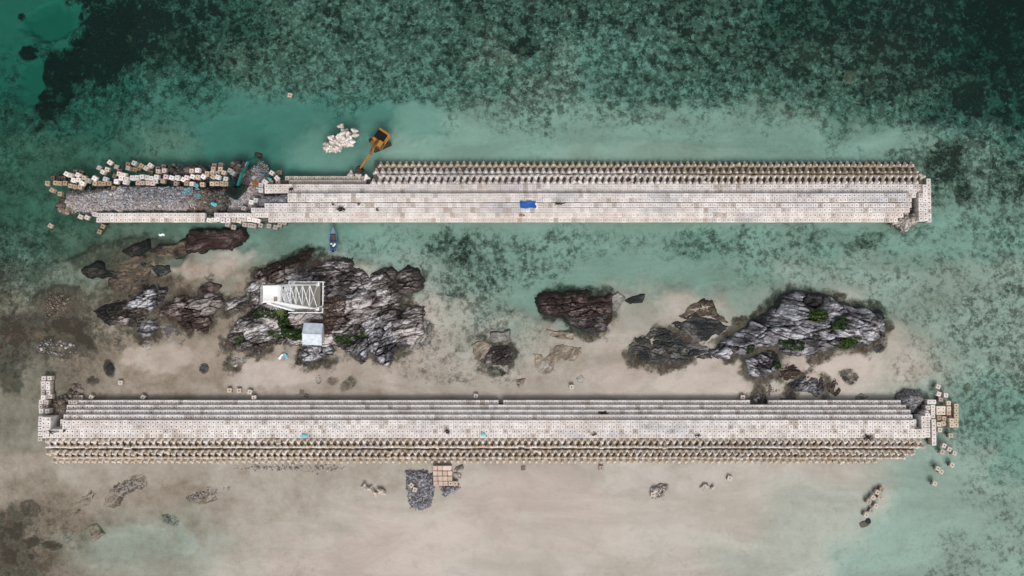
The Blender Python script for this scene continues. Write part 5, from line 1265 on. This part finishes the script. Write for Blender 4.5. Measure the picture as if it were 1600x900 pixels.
M['orange'] = paint('rust_orange_debris', (.3, .13, .05), .8, .2)
cloth('tarpaulin', [(812, 314.5), (836, 314), (838, 325), (813, 326)], 3.0, M['tarp'], 'bright blue tarpaulin spread on the deck of the upper breakwater', 'tarpaulin', .25, seed=1)
cloth('sheet', [(835.5, 318), (838.5, 316), (840, 327), (837, 327)], 3.0, M['tarp_white'], 'white sheet edge beside the blue tarpaulin', 'sheet', .12, n=10, seed=2)
cloth('sheet', [(471, 679), (480, 678), (480.5, 683), (472, 684)], 4.08, M['cyan'], 'cyan sheet on the deck of the lower breakwater toward the west', 'sheet', .3, n=12, seed=3)
cloth('sheet', [(751, 677), (758.5, 677), (758.5, 681.5), (752, 682)], 4.08, M['cyan'], 'small cyan sheet at the middle of the lower breakwater deck', 'sheet', .25, n=10, seed=4)
cloth('fishing_net', [(288, 295), (299, 294), (299, 302), (289, 303)], 1.9, M['cyan_dull'], 'faded cyan net bundle on the brown rubble', 'net', .9, seed=5)
cloth('fishing_net', [(305, 288), (311, 287), (312, 297), (306, 297)], 1.9, M['cyan_dull'], 'faded cyan net hanging over the tan cubes', 'net', .7, seed=6)
cloth('fishing_net', [(304, 304), (315, 303), (315, 311), (305, 311)], 1.6, M['cyan_dull'], 'dull teal net heap at the edge of the black rubble', 'net', .8, seed=16)
cloth('sheet', [(248, 366), (257, 365), (257, 368), (249, 369)], .02, M['tarp_white'], 'pale sheet floating in the water below the tan wall', 'sheet', .05, n=8, seed=7)
cloth('sheet', [(434, 560), (441, 552), (444, 553), (437, 563)], .25, M['tarp_white'], 'white sheet scrap on the sand below the tower islet', 'sheet', .2, n=8, seed=8)
cloth('sheet', [(443, 553), (446, 551), (451, 560), (448, 561)], .25, M['cyan'], 'pale cyan sheet scrap beside the white one on the sand', 'sheet', .2, n=8, seed=9)
def barrel(x, y, z, mat, label, r=.32):
    c = P(x, y, z + .4); mb = MB(); 
    for a, b in ((0, .3), (.3, .34), (.34, .66), (.66, .7), (.7, .95)):
        w = 2 * r * (1.06 if b - a < .05 else 1); mb.bar((0, 0, a), (0, 0, b), w, n=14)
    mb.bar((.12, .05, .95), (.12, .05, 1.0), .1, n=8)
    o = mb.obj('barrel', mat); o.location = (c.x, c.y, z); o.rotation_euler = (1.2, .3, 1.); return tag(o, label, 'barrel')
barrel(330.5, 317.3, 1.7, M['cyan'], 'bright cyan barrel lying in the black rubble', .42)
barrel(417, 278, .9, M['cyan'], 'cyan barrel at the corner of the deck by the teal excavator', .3)
barrel(406, 271, .8, M['boat_grey'], 'blue grey barrel on the gravel east of the teal boom', .28)
def debris(x, y, z, w, d, n, mat, label, seed):
    random.seed(seed); mb = MB(); c = P(x, y, z)
    for k in range(n):
        a = random.uniform(0, 6.28); L = random.uniform(.3, 1) * w
        p = Vector((random.gauss(0, w * .28), random.gauss(0, d * .28), .05 + random.random() * .25)); q = Vector((math.cos(a) * L * .4, math.sin(a) * L * .3, jit(.1)))
        mb.bar(p - q, p + q, random.uniform(.06, .2), random.uniform(.03, .1))
    o = mb.obj('driftwood', mat); o.location = c; return tag(o, label, 'driftwood')
debris(532, 327, 3.0, 1.5, .9, 26, M['debris'], 'dark heap of driftwood on the deck above the boat', 1)
debris(521, 320, 2.95, .5, .4, 6, M['debris'], 'dark scrap on the deck just north-west of the driftwood heap', 2)
debris(561.5, 318.5, 2.95, .5, .5, 7, M['debris'], 'small dark scrap on the deck east of the driftwood heap', 3)
debris(455, 296, 2.15, .9, .7, 12, M['debris'], 'small driftwood heap at the west end of the deck', 4)
debris(814.5, 337, 2.15, .9, .5, 16, M['orange'], 'rusty orange scrap below the blue tarpaulin', 5)
debris(699, 674.5, 4.1, 1.1, .6, 14, M['debris'], 'dark triangular scrap on the lower breakwater deck', 6)
debris(1355, 683, 4.1, 1.7, .9, 26, M['debris'], 'dark grey debris heap on the east part of the lower deck', 7)
debris(1090, 681, 4.1, 1., .4, 10, M['debris'], 'thin dark twigs on the lower deck east of the middle', 8)
debris(928, 679, 4.1, 1.2, .4, 10, M['boat_wood'], 'brown twigs on the lower deck near the middle', 9)
debris(590, 328.5, 2.95, .8, .5, 8, M['boat_wood'], 'light brown scrap on the deck further east of the driftwood heap', 10)
debris(942, 645, 2.6, 1.9, .35, 14, M['debris'], 'dark twigs on the third step of the lower breakwater', 11)
debris(874, 318.5, 2.98, 1.9, .2, 8, M['debris'], 'long dark rods on the deck east of the tarpaulin', 12)
debris(82, 676, 4.1, 2.6, .5, 5, M['debris'], 'long dark beam on the west end of the lower deck', 13)
debris(102, 673, 4.1, .7, .4, 8, M['debris'], 'dark scrap near the long beam on the lower deck', 14)
debris(383, 552, .1, .35, .8, 5, M['orange'], 'small orange scrap on the sand near the tower islet', 15)
debris(398, 288, 1.9, 1.2, 1.4, 34, M['orange'], 'orange brown scrap heap right of the teal excavator', 16)
debris(385, 291, 1.9, .8, 1.8, 26, M['boat_wood'], 'brown planks along the side of the teal excavator', 17)
debris(300, 318, 1.85, 2.2, 1.8, 34, M['gravel_pale'], 'pale splintered timber on the brown rubble', 18)

# coral rings on the sea floor
M['ring'] = paint('pale_brown_coral', (.2, .16, .12), .95, .05, 0, .5)
for k, (x, y, r, lb) in enumerate([(645, 358, 1.35, 'upper ring of coral on the sea floor below the deck'), (639, 379, 1.3, 'lower ring of coral on the sea floor below the deck'), (656, 366, .8, 'smallest ring of coral between the two larger rings')]):
    c = P(x, y, -1.5); mb = MB(); random.seed(40 + k)
    for R_ in (r, r * .62):
        for i in range(26):
            a0, a1 = i / 26 * 6.283, (i + 1.05) / 26 * 6.283
            mb.bar((R_ * math.cos(a0), R_ * math.sin(a0), jit(.05)), (R_ * math.cos(a1), R_ * math.sin(a1), jit(.05)), random.uniform(.12, .22), n=6)
    o = mb.obj('coral', M['ring']); o.location = (c.x, c.y, -1.5); tag(o, lb, 'coral', 'coral rings')

# ------------------------------------------------------------------ light
SUN_EL, SUN_AZ = math.radians(50), math.radians(165)   # azimuth clockwise from north
W_ = bpy.data.worlds.new('World'); S.world = W_; W_.use_nodes = True
nt = W_.node_tree; nt.nodes.clear()
sky = nt.nodes.new('ShaderNodeTexSky'); sky.sky_type = 'NISHITA'; sky.sun_disc = False
sky.sun_elevation = SUN_EL; sky.sun_rotation = SUN_AZ; sky.air_density = 1.; sky.dust_density = 3.5; sky.ozone_density = 1.
hs = nt.nodes.new('ShaderNodeHueSaturation'); hs.inputs['Saturation'].default_value = .3
bg = nt.nodes.new('ShaderNodeBackground'); bg.inputs['Strength'].default_value = .135
wo = nt.nodes.new('ShaderNodeOutputWorld')
nt.links.new(sky.outputs[0], hs.inputs['Color']); nt.links.new(hs.outputs[0], bg.inputs['Color']); nt.links.new(bg.outputs[0], wo.inputs['Surface'])
sl = bpy.data.lights.new('sun', 'SUN'); sl.energy = 1.2; sl.angle = math.radians(30); sl.color = (1, .95, .89)
so = bpy.data.objects.new('sun', sl); COL.objects.link(so)
dv = Vector((math.sin(SUN_AZ) * math.cos(SUN_EL), math.cos(SUN_AZ) * math.cos(SUN_EL), math.sin(SUN_EL)))
so.rotation_euler = dv.to_track_quat('Z', 'Y').to_euler(); so.location = dv * 300
S.view_settings.view_transform = 'Standard'; S.view_settings.look = 'None'; S.view_settings.gamma = 1; S.view_settings.use_curve_mapping = False
S.view_settings.exposure = .4
S.render.engine = 'CYCLES'
S.cycles.max_bounces = 6; S.cycles.diffuse_bounces = 2; S.cycles.glossy_bounces = 2; S.cycles.transparent_max_bounces = 8; S.cycles.volume_bounces = 0
S.cycles.use_denoising = True; S.cycles.denoising_prefilter = 'ACCURATE'; S.cycles.denoising_input_passes = 'RGB_ALBEDO_NORMAL'
